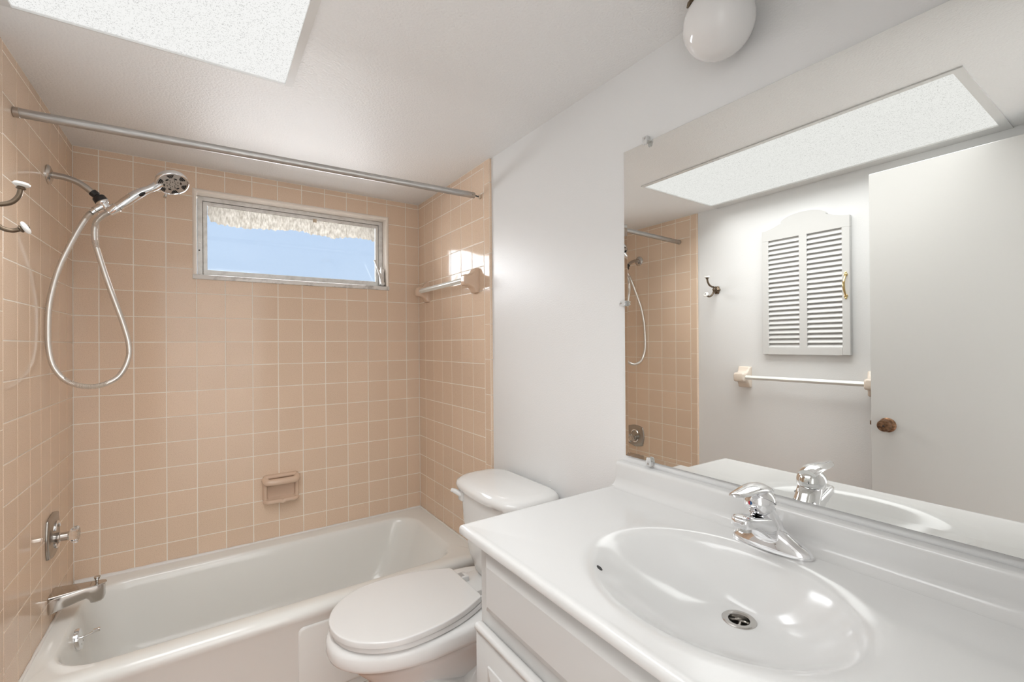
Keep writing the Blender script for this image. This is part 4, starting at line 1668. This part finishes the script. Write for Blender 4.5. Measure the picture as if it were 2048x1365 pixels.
def sq(i, d):
    return [c0 + uu * a + vv * b + nrm * d for a, b in ((-hw + i, -hh + i), (hw - i, -hh + i), (hw - i, hh - i), (-hw + i, hh - i))]


mb.rings([sq(0.0, -th), sq(0.0, -0.0003), sq(bev, 0.0)], [M_MIRROR_EDGE, M_MIRROR], True, False)
n = len(mb.v)
mb.v += [tuple(p_) for p_ in sq(bev, 0.0)]
mb.face((n, n + 1, n + 2, n + 3), M_MIRROR)
mb.build('mirror_glass', mi, smooth=False)

clip_specs = (((WR, -1.668, 1.889), (0, 0, -1), 'clear plastic clip on the top edge of the mirror'),
              ((WR, -1.578, 1.432), (0, -1, 0), 'clear plastic clip on the left edge of the mirror'),
              ((WR, -1.668, 0.974), (0, 0, 1), 'clear plastic clip on the bottom edge of the mirror'))
M_CLIP = new_mat('clip_plastic', (0.97, 0.97, 0.96), 0.08, 0.0, Transmission_Weight=0.45)
for (p_, d_, lab) in clip_specs:
    c_ = thing('mirror_clip', lab, 'clip', p_, 'mirror clips')
    P_, d_ = Vector(p_), Vector(d_)
    s_ = d_.cross(Vector((1, 0, 0)))
    mb = MB()
    out = [(-0.008, -0.012), (0.008, -0.012), (0.0085, 0.0), (0.006, 0.010), (0.003, 0.0125), (0.0, 0.0095), (-0.003, 0.0125), (-0.006, 0.010), (-0.0085, 0.0)]
    # foot against the wall, tongue over the glass
    mb.prism([(a, b) for a, b in out if b <= 0.0], 0.0005, 0.0125, (P_, s_, d_, (-1, 0, 0)), M_CLIP, 0.001)
    mb.prism(out, 0.0130, 0.0160, (P_, s_, d_, (-1, 0, 0)), M_CLIP, 0.0008)
    mb.build('clip_body', c_, angle=30)
    mb = MB()
    mb.lathe([(0.0158, 0.0028), (0.0168, 0.0024), (0.0170, 0)], P_ - d_ * 0.006, (-1, 0, 0), M_PIPE, 14)
    mb.build('screw', c_)

# ------------------------------------------------------------------ globe ceiling light
GC = Vector((1.4185, -1.934, 2.040))
gl = thing('globe_light', 'unlit white opal glass globe light above the mirror', 'ceiling light', (GC.x, GC.y, CE))
mb = MB()
prof = []
RG = 0.0765
for k in range(30):
    a = PI * k / 29 * 0.80
    prof.append((-RG * math.cos(a), RG * math.sin(a)))
prof += [(0.072, 0.042), (0.080, 0.041)]
mb.lathe(prof, GC, (0, 0, 1), M_OPAL, 56)
mb.build('glass_globe', gl, angle=60)
mb = MB()
mb.lathe([(0.066, 0.0465), (0.069, 0.0520), (0.076, 0.0540), (0.082, 0.0500), (0.088, 0.0600), (0.094, 0.0660), (0.0975, 0.0670), (0.0975, 0)], GC, (0, 0, 1), M_BRASS, 48, False, True)
mb.build('brass_fitter', gl)
mb = MB()
for k in range(12):
    a = 2 * PI * k / 12
    dv = Vector((math.cos(a), math.sin(a), 0))
    b_ = GC + Vector((0, 0, 0.072)) + dv * 0.054
    mb.tube([b_, b_ + dv * 0.008 + Vector((0, 0, -0.006)), b_ + dv * 0.012 + Vector((0, 0, -0.014))], [0.006, 0.005, 0.0022], M_BRONZE, 8)
mb.build('filigree_rim', gl)
